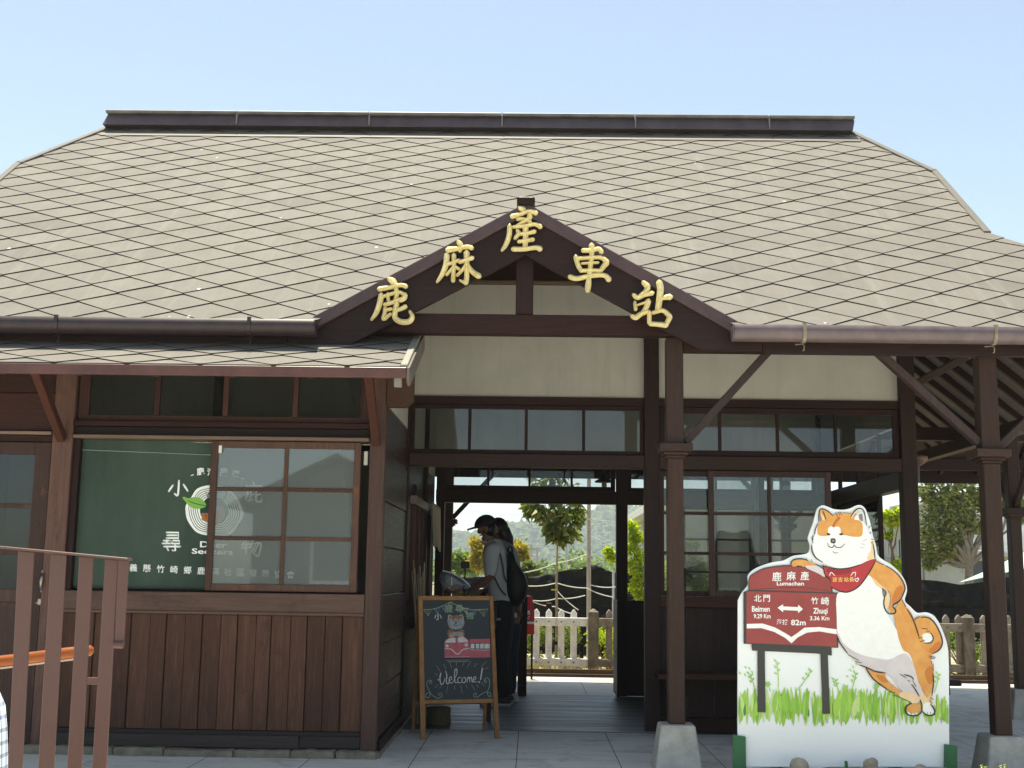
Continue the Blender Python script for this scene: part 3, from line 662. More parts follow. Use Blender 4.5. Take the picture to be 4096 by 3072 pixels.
# ---------------------------------------------------------------- flat painted art and lettering
def smooth(pts, closed, k=4):
    n = len(pts); out = []
    rng_ = range(n) if closed else range(n - 1)
    for i in rng_:
        g = (lambda j: pts[j % n]) if closed else (lambda j: pts[max(0, min(n - 1, j))])
        p0, p1, p2, p3 = g(i - 1), g(i), g(i + 1), g(i + 2)
        for s in range(k):
            t = s / k
            out.append(tuple(.5 * (2 * p1[c] + (p2[c] - p0[c]) * t + (2 * p0[c] - 5 * p1[c] + 4 * p2[c] - p3[c]) * t * t + (3 * p1[c] - p0[c] - 3 * p2[c] + p3[c]) * t ** 3) for c in range(len(p1))))
    if not closed: out.append(tuple(pts[-1]))
    return out
_glyph = {}
def glyphs(text, bold=0.0):
    key = (text, bold)
    if key in _glyph: return _glyph[key]
    cu = bpy.data.curves.new('lettering', 'FONT'); cu.body = text; cu.size = 1; cu.offset = bold; cu.align_x = 'CENTER'; cu.resolution_u = 3
    o = bpy.data.objects.new('lettering', cu); COL.objects.link(o); dg = bpy.context.evaluated_depsgraph_get()
    me = bpy.data.meshes.new_from_object(o.evaluated_get(dg))
    vs = [(v.co.x, v.co.y) for v in me.vertices]; fs = [tuple(p.vertices) for p in me.polygons]
    bpy.data.objects.remove(o); bpy.data.meshes.remove(me); bpy.data.curves.remove(cu)
    ys = [v[1] for v in vs]; xs = [v[0] for v in vs]
    box = (min(xs), max(xs), min(ys), max(ys)) if vs else (0, 1, 0, 1)
    _glyph[key] = (vs, fs, box); return _glyph[key]
class Art:
    """flat shapes drawn in the coordinates (a, b) of a plane; place(a, b, lift) returns the point in the scene"""
    def __init__(s, place, step=.00003): s.mb = MB(); s.place = place; s.step = step; s.k = 1; s.mats = []
    def mi(s, m):
        if m not in s.mats: s.mats.append(m)
        return s.mats.index(m)
    def poly(s, pts, m, sm=True, layer=None, k=4):
        if sm: pts = smooth(pts, True, k)
        s.k += 1; L = (layer or s.k) * s.step
        tri = tessellate_polygon([[Vector((p[0], p[1], 0)) for p in pts]])
        s.mb.add([s.place(p[0], p[1], L) for p in pts], [tuple(t) for t in tri], s.mi(m))
    def line(s, pts, w, m, sm=True, taper=True, k=4, closed=False):
        if sm and len(pts) > 2: pts = smooth(pts, closed, k)
        if closed: pts = pts + [pts[0]]
        s.k += 1; L = s.k * s.step; n = len(pts); lf, rt_ = [], []
        for i, p in enumerate(pts):
            a, b = pts[max(0, i - 1)], pts[min(n - 1, i + 1)]; dx, dy = b[0] - a[0], b[1] - a[1]; l = math.hypot(dx, dy) or 1
            f = i / (n - 1); h = w / 2 * ((.55 + .45 * min(1, f * 5, (1 - f) * 5)) if taper else 1)
            lf.append((p[0] - dy / l * h, p[1] + dx / l * h)); rt_.append((p[0] + dy / l * h, p[1] - dx / l * h))
        vs = [s.place(*p, L) for p in lf] + [s.place(*p, L) for p in rt_]
        s.mb.add(vs, [(i, i + 1, n + i + 1, n + i) for i in range(n - 1)], s.mi(m))
        for e in (0, n - 1):                      # round ends
            r_ = math.hypot(lf[e][0] - rt_[e][0], lf[e][1] - rt_[e][1]) / 2; c = pts[e]
            s.mb.add([s.place(c[0] + r_ * math.cos(t * math.pi / 4), c[1] + r_ * math.sin(t * math.pi / 4), L) for t in range(8)], [tuple(range(8))], s.mi(m))
    def disc(s, c, rx, ry, m, rot=0, n=20):
        s.k += 1; L = s.k * s.step; ca, sa = math.cos(rot), math.sin(rot); vs = []
        for i in range(n):
            t = 2 * math.pi * i / n; x, y = rx * math.cos(t), ry * math.sin(t); vs.append(s.place(c[0] + x * ca - y * sa, c[1] + x * sa + y * ca, L))
        s.mb.add(vs, [tuple(range(n))], s.mi(m))
    def text(s, t, c, h, m, bold=.0, rot=0, wide=None, flip=-1, lay=None):
        vs, fs, bx = glyphs(t, bold); s.k += 1; L = (lay or s.k) * s.step; k = h / (bx[3] - bx[2]); kx = k if wide is None else wide / (bx[1] - bx[0])
        cx, cy = (bx[0] + bx[1]) / 2, (bx[2] + bx[3]) / 2; ca, sa = math.cos(rot), math.sin(rot); out = []
        for x, y in vs:
            x, y = (x - cx) * kx, flip * (y - cy) * k; out.append(s.place(c[0] + x * ca - y * sa, c[1] + x * sa + y * ca, L))
        s.mb.add(out, fs, s.mi(m))
    def build(s, name, parent): return s.mb.build(name, s.mats, parent)
def frame_map(x0, y0, sc, p0, n):                # drawing coordinates -> a real plane through p0 with normal n
    n = Vector(n).normalized()
    def f(a, b, lift=0):
        return onplane(x0 + a / sc, y0 + b / sc, p0, n) + n * lift
    return f
inkp = lambda name, c, r=.5, var=.03: paint(name, c, r, var, 30)

# ---- gilt characters on the bargeboard (carved, ridged strokes)
def gold_mat():
    N = Nodes('gilt_lettering'); f = N.noise(N.coord(shift=False), 40, 5, .7); g = N.noise(N.coord(shift=False), 9, 4, .6)
    col = N.ramp(f, [(.3, lin('#ccb573')), (.5, lin('#e4d299')), (.8, lin('#f1e8c4'))]); col = N.mix(N.ramp(g, [(.62, (0, 0, 0)), (.75, (.5, .5, .5))]), col, lin('#8b7d50'))
    N.set(col, .34, Metallic=.12); N.bump(f, .2, .003); return N.mat
gold = gold_mat()
def stroke_ridge(mb, pts, ws, place, d0=.006, d1=.036):
    P = smooth([(p[0], p[1], w) for p, w in zip(pts, ws)], False, 5) if len(pts) > 2 else [(pts[0][0], pts[0][1], ws[0]), ((pts[0][0] + pts[1][0]) / 2, (pts[0][1] + pts[1][1]) / 2, (ws[0] + ws[1]) / 2), (pts[1][0], pts[1][1], ws[1])]
    n = len(P); rows = []
    for i, (x, y, w) in enumerate(P):
        a, b = P[max(0, i - 1)], P[min(n - 1, i + 1)]; dx, dy = b[0] - a[0], b[1] - a[1]; l = math.hypot(dx, dy) or 1; h = w * .60
        nx, ny = -dy / l * h, dx / l * h; tx, ty = dx / l, dy / l; rows.append((x, y, nx, ny, tx, ty, w))
    vs = []
    def ring(x, y, nx, ny, k):
        vs.extend([place(x + nx, y + ny, .001), place(x + nx, y + ny, d1 * .36 * k), place(x + nx * .1, y + ny * .1, d1 * k), place(x - nx * .1, y - ny * .1, d1 * k), place(x - nx, y - ny, d1 * .36 * k), place(x - nx, y - ny, .001)])
    x, y, nx, ny, tx, ty, w = rows[0]; ring(x - tx * w * .45, y - ty * w * .45, nx * .45, ny * .45, .75)
    for x, y, nx, ny, tx, ty, w in rows: ring(x, y, nx, ny, 1)
    ring(x + tx * w * .45, y + ty * w * .45, nx * .45, ny * .45, .75)
    m = n + 2; fs = [(i * 6 + j, i * 6 + j + 1, (i + 1) * 6 + j + 1, (i + 1) * 6 + j) for i in range(m - 1) for j in range(5)]
    fs += [(0, 1, 2, 3, 4, 5), tuple(6 * (m - 1) + j for j in (5, 4, 3, 2, 1, 0))]
    mb.add(vs, fs, 0)
C1 = frame_map(1400, 800, 2.765, (0, YG - .036, 3), (0, -1, 0)); C2 = frame_map(2000, 800, 2.765, (0, YG - .036, 3), (0, -1, 0))
CH = {
 'deer': (C1, [([(430, 875), (478, 905), (515, 955)], [40, 62, 40]), ([(325, 990), (450, 968), (560, 945), (622, 958)], [46, 40, 36, 46]), ([(348, 1055), (330, 1150), (292, 1250), (238, 1328)], [52, 52, 44, 22]),
   ([(372, 1068), (480, 1036), (555, 1026), (612, 1060)], [30, 34, 34, 40]), ([(420, 1040), (424, 1085), (430, 1135)], [32, 34, 28]), ([(512, 990), (520, 1050), (500, 1110)], [44, 40, 34]), ([(612, 1050), (600, 1090), (556, 1122)], [44, 44, 32]),
   ([(385, 1160), (470, 1136), (590, 1085)], [42, 38, 30]), ([(392, 1200), (385, 1260), (370, 1318)], [40, 38, 42]), ([(392, 1222), (460, 1208)], [32, 32]), ([(378, 1320), (452, 1262)], [38, 28]),
   ([(520, 1145), (500, 1240), (500, 1305), (560, 1348), (650, 1348), (690, 1296), (664, 1235)], [46, 48, 50, 50, 50, 44, 26]), ([(520, 1222), (570, 1205), (616, 1180)], [34, 38, 42])]),
 'hemp': (C1, [([(1198, 465), (1228, 510), (1215, 572)], [42, 48, 32]), ([(1082, 556), (1200, 540), (1295, 522), (1350, 535)], [54, 40, 38, 44]), ([(1072, 612), (1062, 720), (1020, 825), (962, 912)], [52, 52, 44, 22]),
   ([(1080, 715), (1150, 692), (1206, 668)], [34, 32, 30]), ([(1150, 612), (1150, 740), (1140, 898)], [44, 40, 40]), ([(1138, 752), (1068, 832)], [30, 28]), ([(1165, 742), (1208, 768)], [28, 30]),
   ([(1214, 690), (1290, 665), (1354, 642)], [40, 36, 44]), ([(1290, 585), (1292, 700), (1292, 850), (1282, 920)], [56, 46, 46, 48]), ([(1282, 922), (1215, 892)], [40, 16]), ([(1282, 722), (1232, 790), (1184, 838)], [34, 32, 28]), ([(1304, 722), (1356, 798), (1428, 846)], [34, 46, 54])]),
 'birth': (C1, [([(1878, 92), (1918, 112), (1928, 148)], [40, 52, 36]), ([(1790, 186), (1880, 165), (1980, 128), (2058, 148)], [44, 38, 36, 46]), ([(1984, 168), (1985, 200), (1930, 240), (1825, 302)], [46, 48, 38, 26]), ([(1852, 216), (1930, 218), (2000, 254)], [34, 34, 36]),
   ([(1806, 302), (1930, 292), (2040, 272), (2108, 300)], [30, 34, 36, 44]), ([(1766, 292), (1760, 400), (1722, 500), (1678, 562)], [44, 48, 42, 24]), ([(1850, 342), (1866, 372), (1824, 428)], [34, 44, 34]), ([(1872, 382), (1960, 372), (2042, 352)], [34, 34, 40]), ([(1864, 465), (1950, 452), (2024, 440)], [34, 34, 40]),
   ([(1942, 312), (1942, 420), (1936, 532)], [54, 52, 46]), ([(1802, 546), (1930, 546), (2050, 530), (2104, 544)], [44, 40, 40, 54])]),
 'cart': (C2, [([(1012, 505), (1014, 620), (1000, 740), (990, 850)], [54, 46, 46, 54]), ([(985, 862), (975, 940), (970, 1005)], [40, 56, 48]), ([(915, 562), (1010, 562), (1090, 545), (1122, 582)], [42, 40, 40, 46]), ([(838, 632), (862, 720), (900, 788)], [46, 44, 42]), ([(855, 652), (1000, 642), (1120, 642), (1184, 692)], [36, 36, 38, 50]),
   ([(1184, 694), (1142, 742), (1112, 786)], [50, 48, 40]), ([(905, 706), (1085, 696)], [22, 24]), ([(894, 786), (1000, 782), (1104, 786)], [38, 36, 38]), ([(772, 852), (850, 872), (1000, 842), (1150, 836), (1205, 884)], [46, 44, 42, 42, 54])]),
 'stand': (C2, [([(1582, 915), (1630, 962), (1610, 1012), (1545, 1062)], [42, 56, 46, 32]), ([(1476, 1052), (1522, 1082), (1600, 1052), (1684, 1032)], [36, 46, 40, 44]), ([(1490, 1134), (1500, 1216)], [30, 34]), ([(1638, 1122), (1612, 1200), (1566, 1256)], [54, 48, 34]), ([(1500, 1172), (1640, 1124)], [18, 24]), ([(1456, 1284), (1502, 1302), (1560, 1262), (1634, 1238)], [36, 48, 44, 38]),
   ([(1758, 915), (1772, 1000), (1746, 1218)], [60, 62, 56]), ([(1790, 1086), (1840, 1078), (1882, 1076)], [40, 48, 56]), ([(1652, 1244), (1650, 1310), (1654, 1364)], [40, 42, 44]), ([(1690, 1250), (1800, 1226), (1876, 1290)], [36, 40, 48]), ([(1878, 1292), (1862, 1330), (1838, 1378)], [50, 48, 44]), ([(1658, 1372), (1750, 1378), (1836, 1388)], [42, 44, 50])])}
for k, (pl, strokes) in CH.items():
    m = MB()
    for pts, ws in strokes: stroke_ridge(m, pts, ws, pl)
    m.build('gilt_character', [gold], ST)
# ---------------------------------------------------------------- painted dog cut-out board, Y = 7.55
BY = 7.50
DB = thing('cutout_board', 'white cut-out board painted with an orange and white dog leaning on a red sign', 'photo board', (2.1, BY, 0))
A_ = frame_map(2900, 1950, 2.212, (0, BY, 1), (0, -1, 0))
o_pts = smooth([(115, 1000), (150, 930), (184, 890), (208, 850), (202, 788), (230, 745), (300, 702), (420, 662), (520, 645), (600, 606), (680, 594), (738, 575), (752, 510), (735, 450), (752, 390), (782, 310), (802, 232), (822, 182), (862, 158), (905, 168), (960, 190), (1040, 197), (1105, 185), (1160, 160), (1200, 156), (1238, 182), (1264, 242), (1290, 330), (1308, 420), (1335, 510), (1352, 595), (1402, 642), (1480, 690), (1560, 770), (1602, 850), (1610, 920), (1592, 1000), (1642, 1055), (1702, 1108), (1780, 1104), (1840, 1130), (1890, 1190), (1932, 1282), (1962, 1372), (1976, 1450)], False, 4) + [(1982, 1600), (1984, 2472), (112, 2472), (113, 1500)]
white_b = paint('board_white', '#eef1f1', .45, .015, 3, spec=.3)
m = MB(); m.prism([A_(a, b) for a, b in o_pts], (0, .018, 0)); m.build('board', [white_b], DB, .0015)
ink = inkp('ink_black', '#26221f'); org = paint('dog_orange', '#dfa45c', .55, .04, 16, c2='#d38d44'); org2 = inkp('dog_deep_orange', '#c97a33'); tan = paint('dog_tan', '#ecd0a8', .55, .03, 12, c2='#e2bd8c'); lilac = paint('lilac_wash', '#c9bfc0', .55, .03, 8, c2='#d8d1d1'); grey = inkp('ear_grey', '#857f80'); rust = inkp('rust', '#b96a30'); whitep = inkp('white_paint', '#f2f2ef')
redb = paint('bandana_red', '#b8353b', .5, .05, 10); redd = inkp('bandana_dark', '#97282f'); sred = paint('sign_red', '#9c4543', .5, .04, 8, c2='#8f3b39'); frame_g = inkp('frame_grey', '#3b3a38'); yel = inkp('yellow_paint', '#e9cf6b')
OB = 550 * 2.212
def off(pts): return [(a, b + OB) for a, b in pts]
# grass behind the dog
gr = Art(A_); rg = random.Random(11); greens = [inkp('grass_%s' % n, c, .55) for n, c in (('lime', '#a4cf52'), ('pale', '#c3dc8e'), ('mid', '#86b93f'), ('leaf', '#93c64b'), ('dark', '#4f8a45'))]
for i in range(235):
    x = rg.uniform(120, 1975); top = OB + rg.uniform(540, 690) + (60 if x > 1650 else 0); bot = OB + rg.uniform(760, 905); w = rg.uniform(8, 24); lean = rg.uniform(-22, 26)
    x0, x1 = max(118, x - w), min(1979, x + w); xt = min(1975, max(120, x + lean))
    gr.poly([(x0, (top + bot) / 2), (xt, top), (x1, (top + bot) / 2 + 20), (min(1975, max(120, x + lean * -.4)), bot)], greens[rg.choices(range(5), (6, 4, 3, 5, .6))[0]], True, None, 3)
for base, tip, side in (((270, 600), (215, 430), 1), ((470, 580), (455, 320), 1), ((640, 580), (760, 400), -1), ((1110, 600), (1155, 420), 1), ((1050, 620), (1065, 540), 1), ((1010, 620), (965, 480), 1), ((1850, 600), (1885, 430), 1), ((400, 590), (365, 510), 1), ((1320, 610), (1345, 530), 1)):
    g = greens[rg.choice((0, 2, 3))]; gr.line(off([base, ((base[0] + tip[0]) / 2 + 6, (base[1] + tip[1]) / 2), tip]), 7, g)
    for q in range(5):
        f = .55 + q * .11; cx, cy = base[0] + (tip[0] - base[0]) * f, base[1] + (tip[1] - base[1]) * f
        gr.disc((cx + 14 * (1 if q % 2 else -1), cy + OB - 8), 16, 6, g, rg.uniform(-1.1, -.5) * (1 if q % 2 else -1))
for x, y in ((180, 375), (215, 385), (238, 415), (130, 425), (175, 440), (1105, 400), (1130, 370), (1080, 455), (1165, 345)): gr.disc((x, y + OB), 14, 6, greens[0], 1.0)
gr.build('painted_grass', DB)
# painted station sign
sg = Art(A_, .00003); sg.k = 320
arch = [(218, 912), (212, 850), (222, 795), (262, 762), (330, 728), (420, 708), (560, 696), (700, 714), (820, 756), (900, 800), (930, 835), (938, 930)]
sg.poly(smooth([(205, 915), (203, 850), (214, 788), (255, 755), (326, 718), (420, 698), (560, 686), (703, 704), (826, 746), (910, 792), (942, 830), (950, 935)], False, 3), frame_g, False)
sg.poly(smooth(arch, False, 3), sred, False)
sg.poly([(160, 925), (214, 903), (994, 930), (998, 1418), (162, 1382)], frame_g, False); sg.poly([(188, 918), (984, 940), (986, 1408), (187, 1374)], sred, False)
sg.line([(215, 908), (400, 892), (620, 884), (800, 898), (985, 935)], 5, frame_g)
sg.poly([(190, 1206), (330, 1203), (440, 1238), (530, 1288), (585, 1322), (640, 1285), (700, 1240), (830, 1234), (985, 1254), (986, 1298), (830, 1272), (720, 1284), (640, 1326), (585, 1378), (530, 1330), (430, 1276), (320, 1244), (190, 1246)], whitep, False)
sg.poly([(232, 1384), (940, 1414), (942, 1486), (904, 1482), (800, 1468), (236, 1442)], frame_g, False); sg.poly([(284, 1440), (350, 1440), (356, 1990), (285, 1984)], frame_g, False); sg.poly([(840, 1462), (906, 1464), (926, 2000), (860, 2004)], frame_g, False)
sg.poly([(462, 1064), (510, 1032), (512, 1052), (645, 1058), (645, 1036), (686, 1076), (643, 1112), (644, 1090), (512, 1084), (512, 1104)], whitep, False)
sg.build('painted_sign', DB)
lt = Art(A_, .00003); lt.k = 345
for ch, x, y, s in (('鹿', 455, 788, 82), ('麻', 583, 782, 80), ('產', 702, 782, 80), ('北', 287, 980, 62), ('門', 366, 980, 62), ('竹', 790, 1000, 62), ('崎', 882, 1005, 72), ('海', 478, 1188, 48), ('拔', 528, 1190, 48)): lt.text(ch, (x, y), s, whitep, .012)
for t, x, y, h, w in (('Lumachan', 575, 849, 36, 240), ('Beimen', 314, 1074, 52, 158), ('9.29 Km', 326, 1138, 40, 150), ('Zhuqi', 840, 1098, 66, 128), ('3.36 Km', 834, 1156, 38, 172), ('82m', 646, 1194, 50, 130)): lt.text(t, (x, y), h, whitep, .022, 0, w)
lt.build('sign_lettering', DB)
# the dog
dg_ = Art(A_, .00003); dg_.k = 350
P_ = dg_.poly
def L_(p, w, m): dg_.line(p, w * 1.15, m)
P_([(990, 940), (1100, 925), (1260, 770), (1400, 880), (1420, 1080), (1510, 1250), (1620, 1440), (1680, 1640), (1700, 1880), (1640, 1900), (1560, 1800), (1440, 1650), (1200, 1540), (1080, 1465), (1000, 1340), (985, 1150)], whitep)
P_([(1000, 1285), (1030, 1360), (1100, 1425), (1200, 1478), (1320, 1506), (1450, 1520), (1560, 1470), (1625, 1490), (1690, 1640), (1745, 1830), (1700, 1900), (1640, 1880), (1560, 1800), (1440, 1650), (1300, 1612), (1180, 1560), (1080, 1462), (1010, 1370)], lilac)
P_([(1510, 1062), (1558, 995), (1602, 1060), (1650, 1120), (1690, 1230), (1716, 1330), (1790, 1410), (1830, 1480), (1820, 1530), (1838, 1600), (1838, 1720), (1826, 1800), (1785, 1860), (1752, 1800), (1705, 1720), (1680, 1620), (1630, 1480), (1575, 1440), (1535, 1350), (1508, 1220), (1492, 1140)], org)
P_([(1785, 1860), (1826, 1800), (1832, 1900), (1850, 1965), (1780, 2005), (1745, 1985), (1722, 1880), (1740, 1800)], tan)
P_([(1760, 1640), (1800, 1580), (1836, 1600), (1836, 1700), (1800, 1740)], org2)
P_(off([(1250, 388), (1330, 415), (1410, 428), (1420, 470), (1480, 530), (1560, 590), (1640, 650), (1560, 635), (1410, 545), (1310, 470)]), org); P_(off([(1330, 440), (1400, 450), (1440, 505), (1380, 500)]), org2)
P_(off([(1560, 590), (1650, 600), (1720, 640), (1700, 690), (1640, 676), (1540, 632)]), tan)
P_(off([(1603, 735), (1640, 692), (1695, 690), (1726, 720), (1716, 768), (1640, 778), (1608, 764)]), org); P_(off([(1605, 760), (1640, 780), (1700, 775), (1690, 796), (1630, 796)]), whitep)
P_(off([(1745, 740), (1760, 690), (1810, 690), (1846, 760), (1820, 792), (1770, 788)]), whitep)
P_([(1676, 1165), (1740, 1138), (1800, 1150), (1858, 1215), (1903, 1310), (1914, 1385), (1890, 1440), (1830, 1470), (1770, 1450), (1716, 1370), (1700, 1262)], org); P_([(1800, 1440), (1880, 1360), (1905, 1390), (1885, 1440), (1830, 1466)], org2)
P_([(1742, 1305), (1782, 1288), (1830, 1308), (1834, 1352), (1800, 1380), (1758, 1366)], whitep)
P_([(700, 700), (800, 686), (862, 715), (880, 790), (820, 760)], lilac)
P_([(586, 690), (592, 655), (640, 640), (720, 646), (800, 680), (792, 692), (720, 690), (690, 706), (650, 690), (612, 700)], org)
P_([(1328, 655), (1400, 690), (1480, 730), (1540, 790), (1580, 870), (1574, 920), (1540, 990), (1490, 1042), (1474, 1048), (1500, 1090), (1486, 1112), (1448, 1080), (1462, 1010), (1462, 960), (1440, 910), (1390, 880), (1340, 850), (1300, 800), (1266, 760)], org)
P_([(1470, 1000), (1510, 890), (1560, 870), (1574, 920), (1530, 1000), (1490, 1040)], org2); P_([(1410, 905), (1450, 950), (1448, 1040), (1420, 1080), (1402, 1030), (1408, 960)], tan); P_([(1290, 790), (1360, 850), (1420, 900), (1390, 900), (1330, 860)], tan)
P_([(1385, 895), (1420, 925), (1405, 970), (1390, 950)], grey)
# head
P_([(770, 520), (790, 420), (820, 330), (950, 300), (1200, 300), (1270, 400), (1310, 500), (1320, 640), (1200, 690), (1000, 715), (860, 665), (800, 610)], whitep)
P_([(1290, 478), (1306, 500), (1314, 630), (1258, 642), (1262, 590), (1284, 560)], tan); P_([(1286, 478), (1306, 474), (1308, 500), (1290, 500)], org)
P_([(838, 196), (880, 205), (950, 250), (892, 292), (850, 282), (838, 240)], org); P_([(835, 240), (858, 268), (866, 300), (836, 304)], grey); P_([(845, 235), (868, 250), (884, 292), (858, 290)], tan)
P_([(815, 345), (850, 292), (892, 290), (950, 244), (1010, 226), (1110, 232), (1150, 270), (1198, 300), (1215, 345), (1204, 428), (1130, 436), (1080, 426), (1042, 420), (1022, 400), (1016, 362), (990, 346), (960, 352), (935, 342), (912, 362), (906, 400), (920, 424), (860, 430), (816, 414)], org)
P_([(1000, 258), (1018, 274), (985, 310), (962, 352), (944, 342), (964, 300)], rust)
P_([(1108, 264), (1150, 206), (1190, 190), (1152, 240), (1140, 268)], tan); P_([(1140, 280), (1180, 225), (1220, 235), (1216, 310), (1180, 290)], whitep); P_([(1178, 240), (1210, 235), (1216, 298), (1186, 286)], grey)
for p, w in (([(824, 304), (829, 222), (846, 190), (900, 206), (952, 252)], 9), ([(860, 206), (876, 245), (888, 288)], 8), ([(1106, 266), (1146, 206), (1190, 186), (1226, 216), (1248, 332)], 9), ([(1128, 268), (1150, 232)], 7), ([(974, 222), (992, 256)], 8), ([(998, 220), (1012, 248)], 8), ([(1014, 217), (1030, 243)], 8), ([(1040, 224), (1110, 230)], 6), ([(818, 322), (797, 370), (790, 418)], 8), ([(776, 425), (766, 455), (778, 462)], 7), ([(768, 462), (778, 490)], 7),
             ([(762, 512), (768, 570), (800, 622), (862, 662)], 9), ([(1282, 340), (1266, 360)], 10), ([(1284, 396), (1281, 408)], 11), ([(1284, 455), (1311, 463)], 9), ([(1305, 500), (1316, 560), (1322, 632)], 9), ([(905, 490), (912, 520), (945, 531), (962, 512), (980, 528), (1022, 530), (1056, 498)], 7), ([(958, 494), (960, 512)], 5)): L_(p, w, ink)
for p in ([(1215, 471), (1250, 461)], [(1205, 500), (1233, 503)], [(1196, 533), (1220, 535)], [(948, 566), (970, 580), (996, 576)]): L_(p, 6, grey)
dg_.disc((911, 413), 17, 9, ink, .35); dg_.disc((1024, 414), 19, 9, ink, -.1)
P_([(932, 456), (944, 450), (966, 452), (974, 462), (974, 484), (964, 494), (940, 492), (930, 480)], ink); P_([(941, 462), (962, 462), (964, 480), (944, 482)], grey)
P_([(862, 690), (900, 706), (1000, 720), (1100, 711), (1190, 682), (1250, 652), (1320, 632), (1331, 642), (1300, 702), (1240, 800), (1170, 882), (1080, 925), (1000, 912), (936, 880), (930, 812), (880, 772)], redb); P_([(905, 715), (1000, 728), (1110, 718), (1090, 760), (960, 770), (900, 750)], redd)
for p, w in (([(850, 688), (880, 700), (900, 698)], 8), ([(862, 692), (872, 740), (884, 775), (925, 808)], 9), ([(1330, 642), (1300, 702), (1240, 800), (1170, 882), (1080, 925), (1000, 912), (936, 880)], 10), ([(900, 706), (1000, 720), (1100, 711), (1200, 680)], 9), ([(1200, 680), (1262, 650)], 3)): L_(p, w, ink)
for ch, x in (('波', 967), ('吉', 1016), ('站', 1068), ('長', 1116)): dg_.text(ch, (x, 814), 42, yel, .012)
for p in ([(922, 782), (934, 750), (968, 782)], [(1108, 782), (1126, 756), (1150, 752), (1146, 790)], [(1150, 803), (1144, 812), (1160, 832), (1178, 812), (1170, 800), (1162, 808), (1150, 803)]): L_(p, 6, whitep)
for p, w in (([(580, 694), (582, 660), (612, 636), (680, 631), (728, 645)], 9), ([(714, 625), (728, 650)], 7), ([(758, 636), (770, 662)], 7), ([(795, 678), (830, 695), (862, 718)], 8), ([(640, 690), (655, 704)], 6), ([(668, 692), (682, 706)], 6), ([(700, 700), (712, 712)], 6),
             ([(1330, 650), (1402, 686)], 9), ([(1418, 694), (1480, 730), (1550, 800), (1586, 880), (1576, 930), (1540, 1000), (1480, 1046), (1506, 1088), (1494, 1112), (1450, 1116), (1416, 1086), (1400, 1030), (1406, 970), (1421, 930), (1386, 890)], 10), ([(1560, 990), (1594, 1054)], 9), ([(1606, 1076), (1650, 1150), (1686, 1240), (1712, 1322)], 9), ([(1676, 1166), (1716, 1140)], 9), ([(1730, 1150), (1792, 1150), (1852, 1202), (1906, 1310), (1916, 1384), (1886, 1440), (1830, 1470)], 10),
             ([(1738, 1245), (1788, 1252)], 8), ([(1778, 1272), (1810, 1270)], 7), ([(1815, 1286), (1836, 1330), (1816, 1370), (1760, 1377)], 9), ([(1706, 1335), (1732, 1326)], 8), ([(1724, 1364), (1760, 1350)], 8), ([(990, 1312), (1012, 1372), (1080, 1468)], 9), ([(1800, 1490), (1856, 1502)], 9), ([(1806, 1508), (1850, 1513)], 9), ([(1820, 1535), (1822, 1565)], 8), ([(1835, 1560), (1838, 1620)], 9)): L_(p, w, ink)
for p, w in (([(1085, 262), (1178, 312)], 9), ([(1148, 322), (1202, 333)], 8), ([(1186, 352), (1250, 376), (1330, 411), (1416, 423)], 9), ([(1240, 376), (1310, 480), (1440, 575)], 10), ([(1450, 586), (1500, 600)], 9), ([(1486, 620), (1525, 630)], 9), ([(1536, 636), (1640, 682)], 9), ([(1646, 692), (1600, 716), (1590, 760), (1620, 795), (1680, 800), (1722, 780), (1736, 756)], 11), ([(1720, 660), (1735, 705), (1736, 756)], 10), ([(1742, 764), (1782, 795), (1830, 795), (1850, 765), (1832, 722), (1812, 702)], 11), ([(1545, 434), (1596, 466)], 10), ([(1578, 438), (1640, 455), (1662, 482)], 9), ([(1612, 486), (1632, 500)], 8), ([(1655, 490), (1682, 542)], 9), ([(1645, 524), (1680, 572), (1712, 630)], 9), ([(1836, 428), (1838, 520), (1824, 622)], 9), ([(1808, 640), (1836, 656)], 9), ([(1804, 660), (1822, 690)], 9), ([(1640, 775), (1642, 792)], 6), ([(1672, 778), (1676, 794)], 6), ([(1785, 772), (1788, 790)], 6), ([(1812, 770), (1816, 790)], 6)): L_(off(p), w, ink)
dg_.build('painted_dog', DB)
# green stakes and string
gst = paint('stake_green', '#2f6a40', .5, .12, 10); gsl = inkp('stake_green_side', '#2f6a40')
def stake(pts, y0, y1, name='stake'):
    m = MB(); m.prism([A_(a, b) + Vector((0, y0, 0)) for a, b in pts], (0, y1 - y0, 0)); return m.build(name, [gst], DB, .003)
stake([(66, OB + 962), (112, OB + 976), (178, OB + 984), (182, OB + 1420), (66, OB + 1420)], -.025, -.002)
stake([(1934, OB + 1050), (2040, OB + 1066), (2044, OB + 1420), (1930, OB + 1420)], -.03, -.003)
stake([(1038, OB + 1190), (1062, OB + 1190), (1080, OB + 1420), (1052, OB + 1420)], -.06, -.045)
m = MB(); m.tube([A_(a, b + OB) + Vector((0, -.05, 0)) for a, b in ((180, 1255), (500, 1262), (790, 1252), (1050, 1222), (1290, 1258), (1700, 1262), (1930, 1258))], .0035, 6); m.build('string', [inkp('white_string', '#e9ebec')], DB)
m = MB(); m.bar(A_(112, OB + 1380) + Vector((0, .05, 0)), A_(1984, OB + 1380) + Vector((0, .05, 0)), .05, .06); m.build('base_rail', [gst], DB)
m = MB(); p = A_(1050, 1500)
for q in (500, 1600):
    a = A_(q, 1600) + Vector((0, .02, 0)); m.bar(a, (a.x, BY + .42, .03), .03, .03)
    m.bar((a.x, BY + .03, .03), (a.x, BY + .44, .03), .03, .03)
m.build('rear_strut', [gst], DB)
